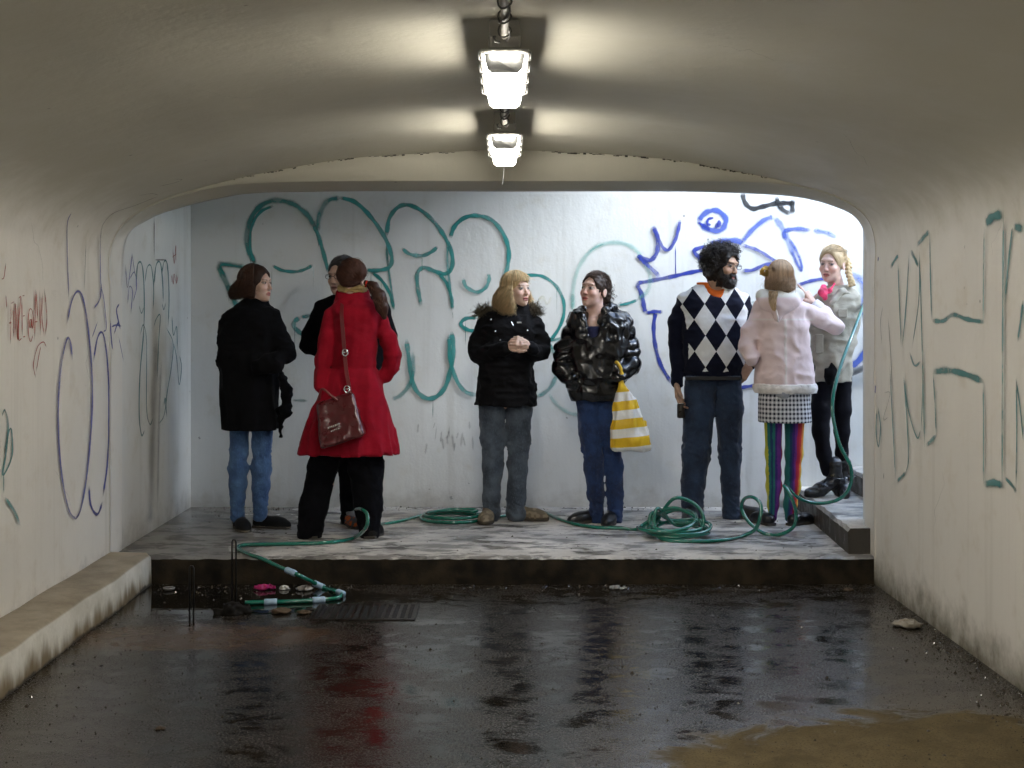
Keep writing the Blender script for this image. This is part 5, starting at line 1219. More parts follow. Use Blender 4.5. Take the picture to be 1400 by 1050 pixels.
mb = MB(); hp_ = spline([F.q(849, 526, -.14), F.q(850, 512, -.15), F.q(848, 502, -.15), F.q(843, 495, -.14), F.q(840, 500, -.10)], 6); mb.tube([p - off for p in hp_], [.014] * 8 + [.010] * (len(hp_) - 8), 8); mb.build('handle', plain('yellow_plastic', (.80, .52, .04), .4), cb, True)
mb = MB(); hp_ = spline([F.q(849, 526, -.13), F.q(853, 514, -.12), F.q(850, 503, -.08)], 6); mb.tube([p - off for p in hp_], .008, 8); mb.build('handle', plain('white_plastic', (.75, .75, .73), .4), cb, True)

# ---------------------------------------------------------------- F: bearded man in the argyle jumper
F = Fig('bearded man with curly dark hair, glasses and a black and white argyle jumper', 970, 8.72)
fr = Frame(F.q(989, 363, -0.04), 42, -7, 4, 1.03)
hp = head_part(fr, F.q(977, 398, 0.0), head_colors(fr, OLIVE, (0.36, 0.14, 0.12), (0.018, 0.014, 0.012), (0.02, 0.015, 0.012), 0.2, .002, (.02, .016, .014)), False, .002, .056)
wl1, wr1 = F.q(926, 524, -.02), F.q(1024, 500, -.04)
J = joints(F, (976, 400, 0.02), (972, 430, 0.02), (974, 535, 0), (934, 412, 0.02), (1014, 412, 0.02), (926, 466, 0.03), (1030, 458, 0.05), (926, 520, -.02), (1024, 498, -.03), (956, 540, 0), (992, 540, 0), (950, 620, 0), (998, 620, 0), (946, 694, 0), (1003, 696, 0))
h1 = hand_sdf(wl1, A(.05, -.08, -1), A(.80, -.35, 0), 1, (.35, .42, .5, .55), 1.08, .45); h2 = hand_sdf(wr1, A(-.62, -.05, -.9), A(-.5, .9, 0), -1, (.25, .3, .35, .4), 1.05, .4)
F.body(hp, [h1, h2], J, OLIVE)
t = NT('argyle_knit'); p = t.obj(); xyz = t.sep(p); a = t.n.new('ShaderNodeVertexColor'); a.layer_name = 'Col'; mk = t.sep(a.outputs['Color'])[0]
cx, cz = (F.q(987.4, 437)[0], F.q(987.4, 437)[2]); wd, hg = 28.0 / F.s, 42.5 / F.s          # one diamond: half-width and half-height of the lattice
ux_ = t.math('DIVIDE', t.math('SUBTRACT', xyz[0], cx), wd); uz_ = t.math('DIVIDE', t.math('SUBTRACT', xyz[2], cz), hg)
ia = t.math('FLOOR', t.math('ADD', t.math('ADD', ux_, uz_), .5)); ib = t.math('FLOOR', t.math('ADD', t.math('SUBTRACT', ux_, uz_), .5))
wht = t.math('LESS_THAN', t.math('ABSOLUTE', t.math('SUBTRACT', t.math('MODULO', t.math('ADD', t.math('ADD', ia, ib), 40.0), 2.0), 0.0)), .5)
# overlay lines of the argyle
fa_ = t.math('ABSOLUTE', t.math('SUBTRACT', t.math('FRACT', t.math('ADD', ux_, uz_)), .5)); fb_ = t.math('ABSOLUTE', t.math('SUBTRACT', t.math('FRACT', t.math('SUBTRACT', ux_, uz_)), .5))
n = t.noise(p, 16, 4)
navy = t.mix(n, (.004, .005, .014), (.009, .011, .025)); white = t.mix(n, (.62, .62, .63), (.78, .78, .77))
t.set(Base__Color=t.mix(t.math('MULTIPLY', wht, t.math('GREATER_THAN', mk, .5)), navy, white), Roughness=.9, Sheen__Weight=.03, Specular__IOR__Level=.15); t.set(Normal=t.bump(t.noise(t.scale(p, (1, 1, 3)), 300, 2), .3, .001, t.bump(t.noise(p, 13, 3), .4, .015)))
sw1 = loft(F.rows([(388, 954, 1002, .075, .0), (394, 944, 1008, .09, .0), (400, 936, 1015, .105, 0), (412, 931, 1020, .125, 0), (440, 931, 1019, .145, -.01), (470, 933, 1018, .155, -.02), (498, 934, 1017, .15, -.02), (512, 936, 1014, .138, -.01), (519, 937, 1012, .13, -.01)]), 2.4)
slv = U(.02, chain([F.q(936, 410, .01), F.q(926, 440, .02), F.q(924, 470, .03), F.q(926, 500, 0), F.q(926, 524, -.02)], [.056, .058, .050, .044, .038]), chain([F.q(1014, 410, .01), F.q(1023, 440, .03), F.q(1029, 462, .04), F.q(1025, 498, -.02)], [.056, .054, .048, .040]))
sl0 = F.q(931, 440)[0]; sl1 = F.q(1020, 440)[0]
slL = chain([F.q(930, 424, .01), F.q(925, 470, .03), F.q(926, 524, -.02)], [.05, .05, .05]); slR = chain([F.q(1021, 424, .02), F.q(1029, 462, .04), F.q(1025, 500, -.02)], [.05, .05, .05])
zl, zh = F.q(970, 507)[2], F.q(970, 396)[2]
zz_ = np.array([F.q(0, y)[2] for y in (520, 470, 430, 412, 396)]); xl_ = np.array([F.q(x, 440)[0] for x in (938, 938, 934, 926, 922)]); xr_ = np.array([F.q(x, 440)[0] for x in (1016, 1017, 1020, 1028, 1030)])
def argm(V):
    m = ((V[:, 0] > np.interp(V[:, 2], zz_, xl_)) & (V[:, 0] < np.interp(V[:, 2], zz_, xr_)) & (V[:, 2] > zl) & (V[:, 1] < .05)).astype(float); return np.repeat(m[:, None], 3, 1)
f1, f2 = folds(9, 9, 14, .012, 91, True), folds(14, 14, 26, .010, 92, True)
neckcut = ell(F.q(978, 388, -.09), (.062, .08, .085))
solid('argyle_jumper', disp(Dif(U(.022, sw1, slv), neckcut, .012), lambda p: f1(p) * .7 + f2(p) * (np.clip((1.02 - p[:, 2]) / .1, 0, 1) * .8 + .25)), .0090, t.m, F.o, argm)
solid('orange_shirt', Dif(loft(F.rows([(386, 952, 1001, .072, -.005), (394, 954, 1001, .085, -.012), (404, 962, 999, .092, -.022), (410, 968, 993, .093, -.026)]), 2.2), ell(F.q(982, 384, -.09), (.068, .10, .062)), .008), .007, fabric('orange_cotton', (.72, .14, .015), .8), F.o)
jf = denim('dark_indigo_denim', (0.006, 0.013, 0.034), (0.015, 0.034, 0.075)); fj = legfold(95)
solid('jeans', disp(U(.014, leg(F, [(512, 936, 985), (560, 934, 978), (620, 932, 972), (660, 931, 964), (702, 931, 963)]), leg(F, [(512, 972, 1015), (560, 976, 1016), (620, 982, 1014), (660, 985, 1012), (704, 986, 1015)])), fj), .0095, jf, F.o)
mb = MB(); mb.box(F.q(975, 517, -.145), (.36, .01, .028), bev=.003); mb.build('belt', lea, F.o)
sole(solid('shoe', shoe_sdf(F.q(948, 706, .04) * A(1, 1, 0), -105, .28, .046, .07), .0068, lea, F.o), F.q(948, 706, .04) * A(1, 1, 0), -105, .28, .046, SOLE); sole(solid('shoe', shoe_sdf(F.q(997, 706, .05) * A(1, 1, 0), -32, .28, .046, .07), .0068, lea, F.o), F.q(997, 706, .05) * A(1, 1, 0), -32, .28, .046, SOLE)
DK = (.016, .012, .010)
solid('hair', disp(fr.wrap(U(.03, cap_sdf(1.16, .072), Dif(ell((0, .045, -.02), (.108, .093, .10)), ell((0, -.09, -.04), (.070, .10, .10)), .015))), folds(34, 34, 34, .020, 5)), .0058, M['hair'], F.o, flat(DK))
g = np.random.default_rng(25); cu = []
while len(cu) < 1000:
    v = g.normal(size=3); v /= np.linalg.norm(v)
    if v[2] < -.55 or (v[1] < -.35 and v[2] < .60): continue
    c = SCALP + SR * v * g.uniform(1.12, 1.36) + A(0, .01, 0) * (v[1] > 0); ax = v * .7 + A(0, 0, -.7) + g.normal(size=3) * .5; ax /= np.linalg.norm(ax); u = np.cross(ax, A(.3, .5, .8)); u /= np.linalg.norm(u); w = np.cross(ax, u); r_ = g.uniform(.006, .012); a0 = g.uniform(0, 6.28)
    cu.append(fr(np.array([c + r_ * (u * math.cos(a0 + k) + w * math.sin(a0 + k)) + ax * .0042 * k for k in np.linspace(0, 9, 13)])))
strands('curls', cu, .0021, M['hair'], F.o, (.030, .024, .021), .6, 11)
brd = Dif(U(.02, ell((0, -.040, -.082), (.062, .058, .052)), ell((0, -.070, -.112), (.040, .038, .034)), ell((0, -.094, -.055), (.030, .012, .0075)), ell((-.058, -.02, -.045), (.016, .035, .05)), ell((.058, -.02, -.045), (.016, .035, .05))), ell((0, -.105, -.0700), (.021, .018, .0095)), .005)
solid('beard', disp(fr.wrap(brd), folds(90, 90, 90, .006, 5)), .0050, M['hair'], F.o, flat(DK))
bs = []
for _ in range(420):
    x = g.uniform(-.06, .06); z = g.uniform(-.125, -.058); d0 = A(x, -.085 + 8 * x * x, z)
    if abs(x) < .024 and -.082 < z < -.056: continue
    dd = A(x * 8, -.5, -.7) + g.normal(size=3) * .5; dd /= np.linalg.norm(dd); p0 = d0 + dd * .006; bs.append(fr(np.array([p0, p0 + dd * .010 + g.normal(size=3) * .003, p0 + dd * .018 + g.normal(size=3) * .006])))
strands('beard_strands', bs, .0014, M['hair'], F.o, (.024, .019, .017), .6, 12)
def specs(fr, F, mat):
    gl = MB()
    for s in (-1, 1): gl.tube([fr(A(s * .033 + .024 * math.copysign(abs(math.cos(a)) ** .7, math.cos(a)), -.102 - .000, .001 + .015 * math.copysign(abs(math.sin(a)) ** .7, math.sin(a)))) for a in np.linspace(0, 6.283, 21)], .0018, 6)
    gl.tube([fr(A(-.010, -.103, .006)), fr(A(0, -.106, .008)), fr(A(.010, -.103, .006))], .0018, 6)
    for s in (-1, 1): gl.tube([fr(A(s * .057, -.099, .009)), fr(A(s * .080, -.02, .008)), fr(A(s * .083, .012, .004))], .0022, 6)
    o = gl.build('glasses', mat, F.o, True); return o
specs(fr, F, plain('dark_frame', (.03, .015, .013), .3))
wcan = np.array(F.o.location); cpos = F.q(931, 561, -.07)
can = empty('drink_can', cpos + wcan + A(0, 0, -.05)); tag(can, 'small dark drink can held low in the bearded man\'s hand', 'can')
mb = MB(); mb.tube([(0, 0, 0), (0, 0, .006), (0, 0, .085), (0, 0, .095)], [.022, .026, .026, .022], 18); mb.build('can_body', plain('can_paint', (.035, .028, .022), .3, .4), can, True)
mb = MB(); mb.tube([(.024 * math.cos(a), .024 * math.sin(a), .096) for a in np.linspace(0, 6.283, 17)], .002, 6); mb.build('can_rim', chrome, can, True)

# ---------------------------------------------------------------- G: woman in the pink coat seen from behind
F = Fig('woman in a pale pink hooded coat, checked skirt and rainbow striped tights', 1072, 8.45)
fr = Frame(F.q(1067, 381, -0.0), 166, 3, -3, 0.97)
hp = head_part(fr, F.q(1067, 412, 0.02), head_colors(fr, FAIR, (0.42, 0.15, 0.14), (0.20, 0.12, 0.07), (0.05, 0.05, 0.05)))
wr2 = F.q(1112, 414, .14)
J = joints(F, (1067, 412, 0.02), (1068, 440, 0), (1071, 545, 0), (1038, 424, 0), (1100, 422, 0), (1022, 470, 0), (1146, 446, .06), (1030, 498, -.06), (1116, 416, .14), (1060, 560, 0), (1084, 560, 0), (1058, 630, 0), (1084, 630, 0), (1056, 705, 0), (1080, 705, 0))
hd = hand_sdf(wr2, A(-.50, .10, .80), A(-.75, .55, -.35), 1, (.05, 1.25, 1.35, 1.4), .92, .5)
F.body(hp, [hd], J, FAIR)
t = NT('pink_suede'); p = t.obj(); n = t.noise(p, 8, 5, .6); a = t.n.new('ShaderNodeVertexColor'); a.layer_name = 'Col'
t.set(Base__Color=t.mix(t.ramp(n, .3, .7), t.mix(1.0, a.outputs['Color'], (.93, .90, .91), 'MULTIPLY'), a.outputs['Color']), Roughness=.85, Sheen__Weight=.1); t.set(Normal=t.bump(t.noise(p, 15, 4), .2, .012)); pink = t.m
PK = (.80, .64, .62)
zy, xs_, zhm = F.q(1068, 437)[2], F.q(1068, 470)[0], F.q(1068, 528)[2]
pc = loft(F.rows([(404, 1046, 1088, .07, .01), (411, 1038, 1096, .095, .0), (420, 1033, 1103, .115, 0), (440, 1031, 1105, .13, 0), (480, 1032, 1107, .135, 0), (520, 1033, 1113, .145, 0), (532, 1034, 1114, .15, 0)]), 2.4, (6, 0, .025, .8))
psl = U(.028, chain([F.q(1040, 422, 0), F.q(1026, 452, -.01), F.q(1021, 474, -.03), F.q(1028, 492, -.07)], [.055, .056, .05, .046]), chain([F.q(1096, 424, .0), F.q(1122, 436, .02), F.q(1143, 446, .06)], [.058, .054, .048]), chain([F.q(1143, 446, .06), F.q(1128, 430, .10), F.q(1116, 419, .13)], [.048, .044, .04]))
f1, f2 = folds(8, 8, 9, .012, 101, True), folds(15, 15, 17, .006, 102, True)
def pinkd(p):
    seam_ = .0035 * (np.exp(-((p[:, 2] - zy) / .004) ** 2) + np.exp(-((p[:, 0] - xs_) / .004) ** 2) * (p[:, 2] < zy)) * (p[:, 1] < 0)
    return f1(p) + f2(p) * .8 - seam_
def pinkc(V):
    c = np.repeat(np.array([PK]), len(V), 0); m = ((np.abs(V[:, 2] - zy) < .006) | ((np.abs(V[:, 0] - xs_) < .006) & (V[:, 2] < zy))) & (V[:, 1] < 0) & (pc(V) < .02); c[m] = (.80, .72, .68); return c
solid('pink_coat', disp(U(.025, pc, psl), pinkd), .0088, pink, F.o, pinkc)
hem = loft(F.rows([(524, 1031, 1115, .155, 0), (530, 1030, 1117, .163, 0), (537, 1032, 1115, .155, 0)]), 2.4, (6, .02, .025, .8))
solid('fleece_hem', disp(hem, folds(70, 70, 70, .006, 103)), .0075, fabric('white_fleece', (.76, .71, .66), 1.0, sheen=.4), F.o)
hood = Dif(U(.03, ell(F.q(1066, 414, -.075), (.135, .075, .085)), cone(F.q(1043, 405, -.03), F.q(1090, 404, -.03), .045, .045), cone(F.q(1066, 424, -.10), F.q(1063, 434, -.12), .05, .028)), ell(F.q(1067, 392, -.02), (.075, .08, .075)), .02)
zfl = F.q(1066, 407)[2]
solid('hood', disp(hood, folds(10, 10, 10, .006, 104, True)), .0078, pink, F.o, lambda V: np.where((V[:, 2] > zfl)[:, None], np.array([[.74, .70, .60]]), np.array([PK])))
mb = MB(); mb.tube(spline([F.q(1061, 424, -.17), F.q(1063, 432, -.165), F.q(1064, 440, -.15)], 5), .006, 6); mb.build('hood_seam', fabric('pink_seam', (.78, .70, .67)), F.o, True)
mb = MB(); mb.tube([F.q(1112, 415, .135), F.q(1117, 420, .125), F.q(1121, 425, .115)], [.040, .046, .048], 12); mb.build('fleece_cuff', fabric('white_fleece_cuff', (.76, .73, .72), 1.0, sheen=.4), F.o, True)
t = NT('gingham_tweed'); p = t.obj(); xyz = t.sep(p); th = t.math('ARCTAN2', t.math('SUBTRACT', xyz[1], 0.0), xyz[0]); pr = .0285
def band(v, per): return t.math('GREATER_THAN', t.math('FRACT', t.math('DIVIDE', t.math('ADD', v, 5.0), per)), .5)
b1 = band(t.math('MULTIPLY', th, .165), pr); b2 = band(xyz[2], pr); sm_ = t.math('MULTIPLY', t.math('ADD', b1, b2), .5)
t.set(Base__Color=t.mix(t.math('POWER', sm_, 1.3), (.70, .70, .72), (.012, .014, .032)), Roughness=.9); t.set(Normal=t.bump(t.noise(p, 200, 2), .4, .002))
solid('skirt', disp(loft(F.rows([(520, 1040, 1107, .125, 0), (545, 1037, 1107, .135, 0), (577, 1037, 1109, .14, 0)]), 2.4), folds(8, 8, 4, .005, 105)), .0085, t.m, F.o)
solid('shirt_tail', disp(loft(F.rows([(530, 1048, 1080, .13, -.025), (538, 1052, 1082, .128, -.025), (544, 1060, 1076, .12, -.025)]), 2.3), folds(20, 20, 20, .005, 106)), .007, fabric('grey_jersey', (.38, .39, .41)), F.o)
RB = [(.55, .52, .05), (.02, .16, .15), (.015, .05, .13), (.05, .02, .17), (.16, .03, .24), (.42, .02, .06), (.50, .03, .03), (.75, .22, .03), (.75, .55, .08)]
def tights(V):
    c = np.zeros((len(V), 3)); zs = V[:, 2]
    tab = [(F.q(0, y)[2], F.q(a, y)[0], F.q(b, y)[0], F.q(c_, y)[0], F.q(d, y)[0]) for y, a, b, c_, d in ((570, 1043, 1071, 1071, 1102), (620, 1046, 1069, 1072, 1098), (650, 1047, 1069, 1073, 1095), (712, 1049, 1064, 1071, 1088))]
    tab = np.array(sorted(tab)); e = [np.interp(zs, tab[:, 0], tab[:, i]) for i in (1, 2, 3, 4)]; L = V[:, 0] < (e[1] + e[2]) / 2
    u = np.where(L, (V[:, 0] - e[0]) / (e[1] - e[0]), (V[:, 0] - e[2]) / (e[3] - e[2])); lst = [[0, 1, 2, 1, 3, 4, 4, 5], [1, 1, 2, 3, 4, 5, 6, 7, 8]]
    for side, m in ((0, L), (1, ~L)):
        S_ = np.array([RB[i] for i in lst[side]]); k = np.clip((u[m] * len(S_)).astype(int), 0, len(S_) - 1); c[m] = S_[k]
    return c
solid('tights', U(.008, leg(F, [(560, 1043, 1071), (620, 1046, 1069), (645, 1047, 1068), (665, 1047, 1069), (690, 1049, 1065), (708, 1050, 1063)]), leg(F, [(560, 1071, 1102), (620, 1073, 1098), (645, 1073, 1095), (665, 1072, 1095), (690, 1071, 1090), (708, 1072, 1087)])), .0060, fabric('knit_tights', (.5, .5, .5), .75, use_col=True, wr=.1, sheen=.15), F.o, tights)
sole(solid('shoe', shoe_sdf(F.q(1055, 718, -.05) * A(1, 1, 0), 112, .24, .037, .045), .0062, lea, F.o), F.q(1055, 718, -.05) * A(1, 1, 0), 112, .24, .037, SOLE); sole(solid('shoe', shoe_sdf(F.q(1080, 718, -.05) * A(1, 1, 0), 38, .24, .037, .045), .0062, lea, F.o), F.q(1080, 718, -.05) * A(1, 1, 0), 38, .24, .037, SOLE)
LB = (.50, .34, .21)
solid('hair', disp(fr.wrap(U(.03, cap_sdf(1.04, .045), Dif(ell((0, .030, -.045), (.080, .076, .085)), ell((0, -.10, -.05), (.07, .10, .12)), .015))), folds(80, 80, 14, .004, 5)), .0055, M['hair'], F.o, flat((.27, .165, .10)))
strands('hair_strands', hang(fr, 2200, 0.85, lambda f: .10, 1.11, .008, 17, None, .008, .0), .0016, M['hair'], F.o, LB, .35, 17)
lk = [F.q(1058, 398, -.14), F.q(1056, 408, -.155), F.q(1057, 418, -.175), F.q(1059, 426, -.18)]
strands('loose_lock', along(lk, [.028, .026, .018, .008], 130, 18, .004), .0015, M['hair'], F.o, (.60, .42, .24), .35, 18)
sc_ = F.q(1047, 371, -.03); g = np.random.default_rng(31); rb = [ell(sc_ + A(.022 * math.cos(a), .012 * math.sin(2 * a), .022 * math.sin(a)), (.016, .016, .014)) for a in np.linspace(0, 5.6, 8)]
solid('scrunchie', disp(U(.008, *rb, ell(sc_ + A(-.02, 0, -.012), (.02, .015, .014))), folds(60, 60, 60, .009, 107)), .0045, fabric('mustard_scrunchie', (.50, .30, .06), .7, var=.6), F.o)

# ---------------------------------------------------------------- H: blonde woman with a braid on the first step
F = Fig('blonde woman with a braid, grey jacket and black heeled boots on the step', 1142, 8.71, ZL + .145)
fr = Frame(F.q(1137, 361, -0.01), -36, -4, 3, 1.0)
hp = head_part(fr, F.q(1145, 398, 0.02), head_colors(fr, (.66, .44, .36), (0.46, 0.17, 0.16), (0.26, 0.17, 0.10), (0.07, 0.07, 0.08), 0.35, .006))
J = joints(F, (1145, 398, 0.02), (1144, 425, 0.02), (1140, 520, 0), (1120, 408, 0), (1166, 408, 0.02), (1116, 455, -.02), (1164, 462, 0.02), (1120, 495, -.04), (1140, 502, -.12), (1128, 525, 0), (1152, 525, 0), (1120, 590, -.03), (1154, 590, .02), (1130, 648, 0), (1154, 640, .08))
F.body(hp, [], J, (.64, .42, .34))
gry = fabric('stone_cotton', (.37, .345, .285), .85, wr=.3, var=.07, sheen=.05)
jk = loft(F.rows([(390, 1132, 1158, .06, .02), (395, 1122, 1168, .08, .02), (402, 1118, 1172, .10, .01), (415, 1115, 1171, .11, 0), (450, 1114, 1166, .112, 0), (480, 1113, 1163, .112, 0), (521, 1110, 1165, .122, 0)]), 2.4, (5, 0, .03, .3))
jk = Dif(jk, ell(F.q(1130, 392, -.11), (.050, .07, .085)), .015)
psl = U(.022, chain([F.q(1165, 409, 0), F.q(1165, 440, -.01), F.q(1162, 468, -.03), F.q(1144, 500, -.12)], [.054, .052, .048, .042]), chain([F.q(1121, 410, 0), F.q(1116, 450, -.03), F.q(1118, 490, -.06)], [.05, .046, .04]))
solid('jacket', disp(U(.022, jk, psl), lambda p: folds(9, 9, 14, .011, 111, True)(p) + folds(18, 18, 14, .005, 112, True)(p)), .0090, gry, F.o)
solid('jacket_collar', disp(U(.015, chain([F.q(1140, 410, -.10), F.q(1152, 398, -.06), F.q(1158, 393, .02)], [.016, .020, .022]), chain([F.q(1163, 402, -.06), F.q(1150, 398, -.085), F.q(1136, 416, -.115)], [.012, .018, .014])), folds(30, 30, 30, .006, 113)), .0075, gry, F.o)
for x0, y0, w_, h_ in ((1120, 470, 11, 26), (1152, 428, 13, 12)):
    mb = MB(); mb.box(F.q(x0, y0, -.120), (w_ / F.s, .010, h_ / F.s), bev=.004); mb.build('pocket_flap', gry, F.o)
sc1 = U(.012, chain([F.q(1127, 392, -.07), F.q(1124, 400, -.105), F.q(1128, 408, -.115)], [.017, .023, .015]), chain([F.q(1141, 388, -.06), F.q(1134, 398, -.10), F.q(1126, 405, -.11)], [.009, .011, .010]))
solid('pink_scarf', disp(sc1, folds(45, 45, 45, .009, 114)), .0055, fabric('hot_pink_scarf', (.66, .05, .13), .7, var=.5), F.o)
solid('glove', disp(U(.015, chain([F.q(1142, 500, -.12), F.q(1136, 512, -.13), F.q(1134, 521, -.13)], [.036, .038, .028]), cone(F.q(1130, 506, -.14), F.q(1129, 516, -.145), .014, .011)), folds(40, 40, 40, .004, 115)), .007, blackwool, F.o)
lgm = fabric('black_leggings', (.005, .005, .009), .8, wr=.2, sheen=.02, spec=.15)
solid('leggings', disp(U(.010, leg(F, [(500, 1110, 1142, 0), (560, 1108, 1137, -.02), (590, 1110, 1134, -.03), (620, 1116, 1137, -.01), (645, 1122, 1138, 0)]), leg(F, [(500, 1136, 1166, .02), (560, 1138, 1164, .02), (590, 1140, 1162, .03), (620, 1142, 1160, .06), (645, 1144, 1158, .08)])), folds(20, 20, 40, .003, 116)), .0085, lgm, F.o)
def boot(hx, hy, ang, L=.25):
    hp0 = F.q(hx, hy, 0); hp0 = A(hp0[0], hp0[1], 0); d = A(math.cos(R(ang)), math.sin(R(ang)), 0); z = lambda h: A(0, 0, h)
    sft = chain([hp0 + d * .035 + z(.215), hp0 + d * .03 + z(.14), hp0 + d * .045 + z(.10)], [.052, .046, .046]); ft = U(.03, cone(hp0 + d * .04 + z(.095), hp0 + d * .13 + z(.06), .042, .038), cone(hp0 + d * .12 + z(.055), hp0 + d * (L - .03) + z(.032), .040, .028))
    sole = cone(hp0 + d * .13 + z(.012), hp0 + d * (L - .03) + z(.012), .030, .026, ((0, 0, 1), 2.2)); heel = U(.0, cone(hp0 + d * .012 + z(.012), hp0 + d * .028 + z(.075), .021, .032)); s = U(.018, sft, ft); s = U(.008, s, sole, heel)
    g = S(lambda p: np.maximum(s(p), .001 - p[:, 2]), s.lo, s.hi); g.lo[2] = 0.0; return g
boots = plain('black_boot_leather', (.014, .014, .016), .3, sc=30, bump=.5, bd=.006, Coat__Weight=.2)
for a_ in ((1147, 680, -168), (1158, 664, -100)):
    dy = 0.0 if a_[0] < 1150 else .11; b_ = F.q(a_[0], 680, dy); F_q = b_
    bt = solid('boot', disp(boot(a_[0], 680, a_[2]), folds(22, 22, 40, .006, 117, True)), .0065, boots, F.o)
    if dy: bt.location = (0, .11, 0)
    mb = MB(); c = A(b_[0], 0, 0) + A(math.cos(R(a_[2])) * .03, math.sin(R(a_[2])) * .03, .125); mb.tube([c + A(.051 * math.cos(k), .051 * math.sin(k), .004 * math.sin(2 * k)) for k in np.linspace(0, 6.283, 19)], .006, 6); o = mb.build('boot_strap', boots, bt, True)
PB = (.62, .47, .29)
solid('hair', disp(fr.wrap(cap_sdf(1.05, .080)), folds(80, 80, 40, .004, 5)), .0055, M['hair'], F.o, flat((.44, .32, .18)))
strands('hair_strands', pulled(fr, 900, (0.42, .85, .05), 1.08, 21, .004), .0015, M['hair'], F.o, PB, .35, 21)
bp = np.array(spline([F.q(1157, 352, .05), F.q(1160, 362, .02), F.q(1160, 372, -.02), F.q(1163, 382, -.05), F.q(1165, 390, -.06)], 4)); bl_ = []
for i, c in enumerate(bp): bl_.append(ell(c + A(.008 * (1 if i % 2 else -1), -.004, 0), (.019, .018, .013), np.array(Matrix.Rotation(R(35 if i % 2 else -35), 3, 'Y'))))
solid('braid', disp(U(.003, *bl_), folds(120, 120, 120, .003, 118)), .0045, M['hair'], F.o, flat((.50, .37, .20)))

# ================================================================== THE HOSE AND WHAT LIES ABOUT
HR = 0.0115
def g_(px, py, lift=0.0): v = on_plane(px, py, ZL + HR); return v + Vector((0, 0, lift))
def fl_(px, py, lift=0.0): v = on_plane(px, py, HR); return v + Vector((0, 0, lift))
path = [at(1206, 330, 8.95), at(1192, 385, 8.85), at(1172, 440, 8.5), at(1148, 505, 8.25), at(1138, 555, 8.12), at(1147, 605, 8.08), at(1163, 638, 8.08), at(1162, 665, 8.1), at(1146, 683, 8.15), at(1118, 688, 8.2), at(1094, 682, 8.15), at(1080, 670, 8.05), at(1072, 664, 7.98),
        at(1080, 676, 7.92), at(1088, 700, 7.92), at(1085, 720, 7.95), g_(1066, 731), g_(1044, 729), at(1024, 714, 8.1), at(1014, 695, 8.15), at(1018, 682, 8.1), at(1030, 680, 8.0), at(1040, 690, 7.95), at(1039, 708, 7.92), at(1032, 724, 7.95), g_(1015, 733), g_(990, 738), g_(950, 740), g_(905, 737)]
coil = []
for i, (cx, cy, rx, ry, tl, dz) in enumerate(((925, 724, 42, 11, 0, 0.0), (932, 726, 38, 9, 10, .02), (928, 712, 34, 30, 0, .0), (930, 722, 42, 12, -8, .03), (924, 716, 36, 20, 18, .0), (916, 724, 44, 10, 4, .045), (922, 712, 30, 14, -14, .05))):
    for a in np.arange(0, 2 * math.pi, 2 * math.pi / 9):
        b = math.pi - a + 0.6
        x = cx + rx * math.cos(b); y = cy + ry * math.sin(b) + tl * math.cos(b) * .3
        yg = 430 + (CAMZ - ZL - HR) * FPX / (8.0 + .17 * -math.sin(b) * (1 if ry < 16 else .25))     # the spot on the landing below this point
        Y = 8.0 - .17 * math.sin(b) * (1 if ry < 16 else .25); v = at(x, y, Y); v.z = max(v.z, ZL + HR + dz); coil.append(v)
path += coil
path += [g_(872, 723), g_(850, 722), g_(815, 721), g_(785, 716), g_(762, 709), g_(742, 700), g_(722, 698), g_(700, 703), g_(668, 708)]
for k in range(2):
    for a in np.arange(0, 2 * math.pi, 2 * math.pi / 8): path.append(g_(618 + (43 - k * 4) * math.cos(a), 709 + (6.5 - k) * math.sin(a), .022 * k + .004))
path += [g_(650, 703, .03), g_(612, 703, .03), g_(575, 707, .01), g_(548, 712), g_(526, 716), at(508, 717, 8.18), at(494, 702, 8.10), at(486, 697, 7.98), at(494, 696, 7.70), at(502, 704, 7.62), at(500, 722, 7.62), g_(482, 736), g_(455, 741), g_(420, 743), g_(370, 744), g_(334, 745), g_(325, 750), g_(338, 757),
         at(358, 764, 7.25), at(382, 775, 7.17), at(410, 787, 7.10), fl_(440, 802), fl_(460, 809), fl_(467, 812), fl_(462, 817), fl_(440, 820), fl_(405, 822), fl_(370, 823), fl_(335, 824)]
hose_pts = [Vector(p) for p in spline(path, 7)]
t = NT('green_hose_pvc'); n = t.noise(t.obj(), 5, 3); t.set(Base__Color=t.mix(t.ramp(t.noise(t.obj(), 23, 4, .7), .58, .72, 0, .55), t.mix(n, (.004, .11, .078), (.010, .19, .13)), (.04, .04, .028)), Roughness=.16, Specular__IOR__Level=.7, Coat__Weight=.5)
h0 = Vector((1.0, 8.0, ZL)); hose = empty('garden_hose', h0); tag(hose, 'long glossy green garden hose coiled and looping across the landing and steps', 'hose')
mb = MB(); mb.tube([p - h0 for p in hose_pts], HR, 8); mb.build('hose_pipe', t.m, hose, True)
tape = plain('pale_blue_tape', (.33, .47, .62), .45, sc=90)
for px, py in ((400, 778), (437, 797), (465, 811), (437, 820), (372, 823)):
    k = min(range(len(hose_pts)), key=lambda i: (VX + hose_pts[i].x * FPX / hose_pts[i].y - px) ** 2 + (VY + (CAMZ - hose_pts[i].z) * FPX / hose_pts[i].y - py) ** 2)
    seg = hose_pts[max(k - 2, 0):k + 3]; mb = MB(); c = seg[len(seg) // 2]; d = (seg[-1] - seg[0]).normalized()
    mb.tube([c - d * .033 - h0, c - d * .02 - h0, c - h0, c + d * .02 - h0, c + d * .033 - h0], [.0165, .018, .017, .018, .0165], 10); mb.build('tape_wrap', tape, hose, True)

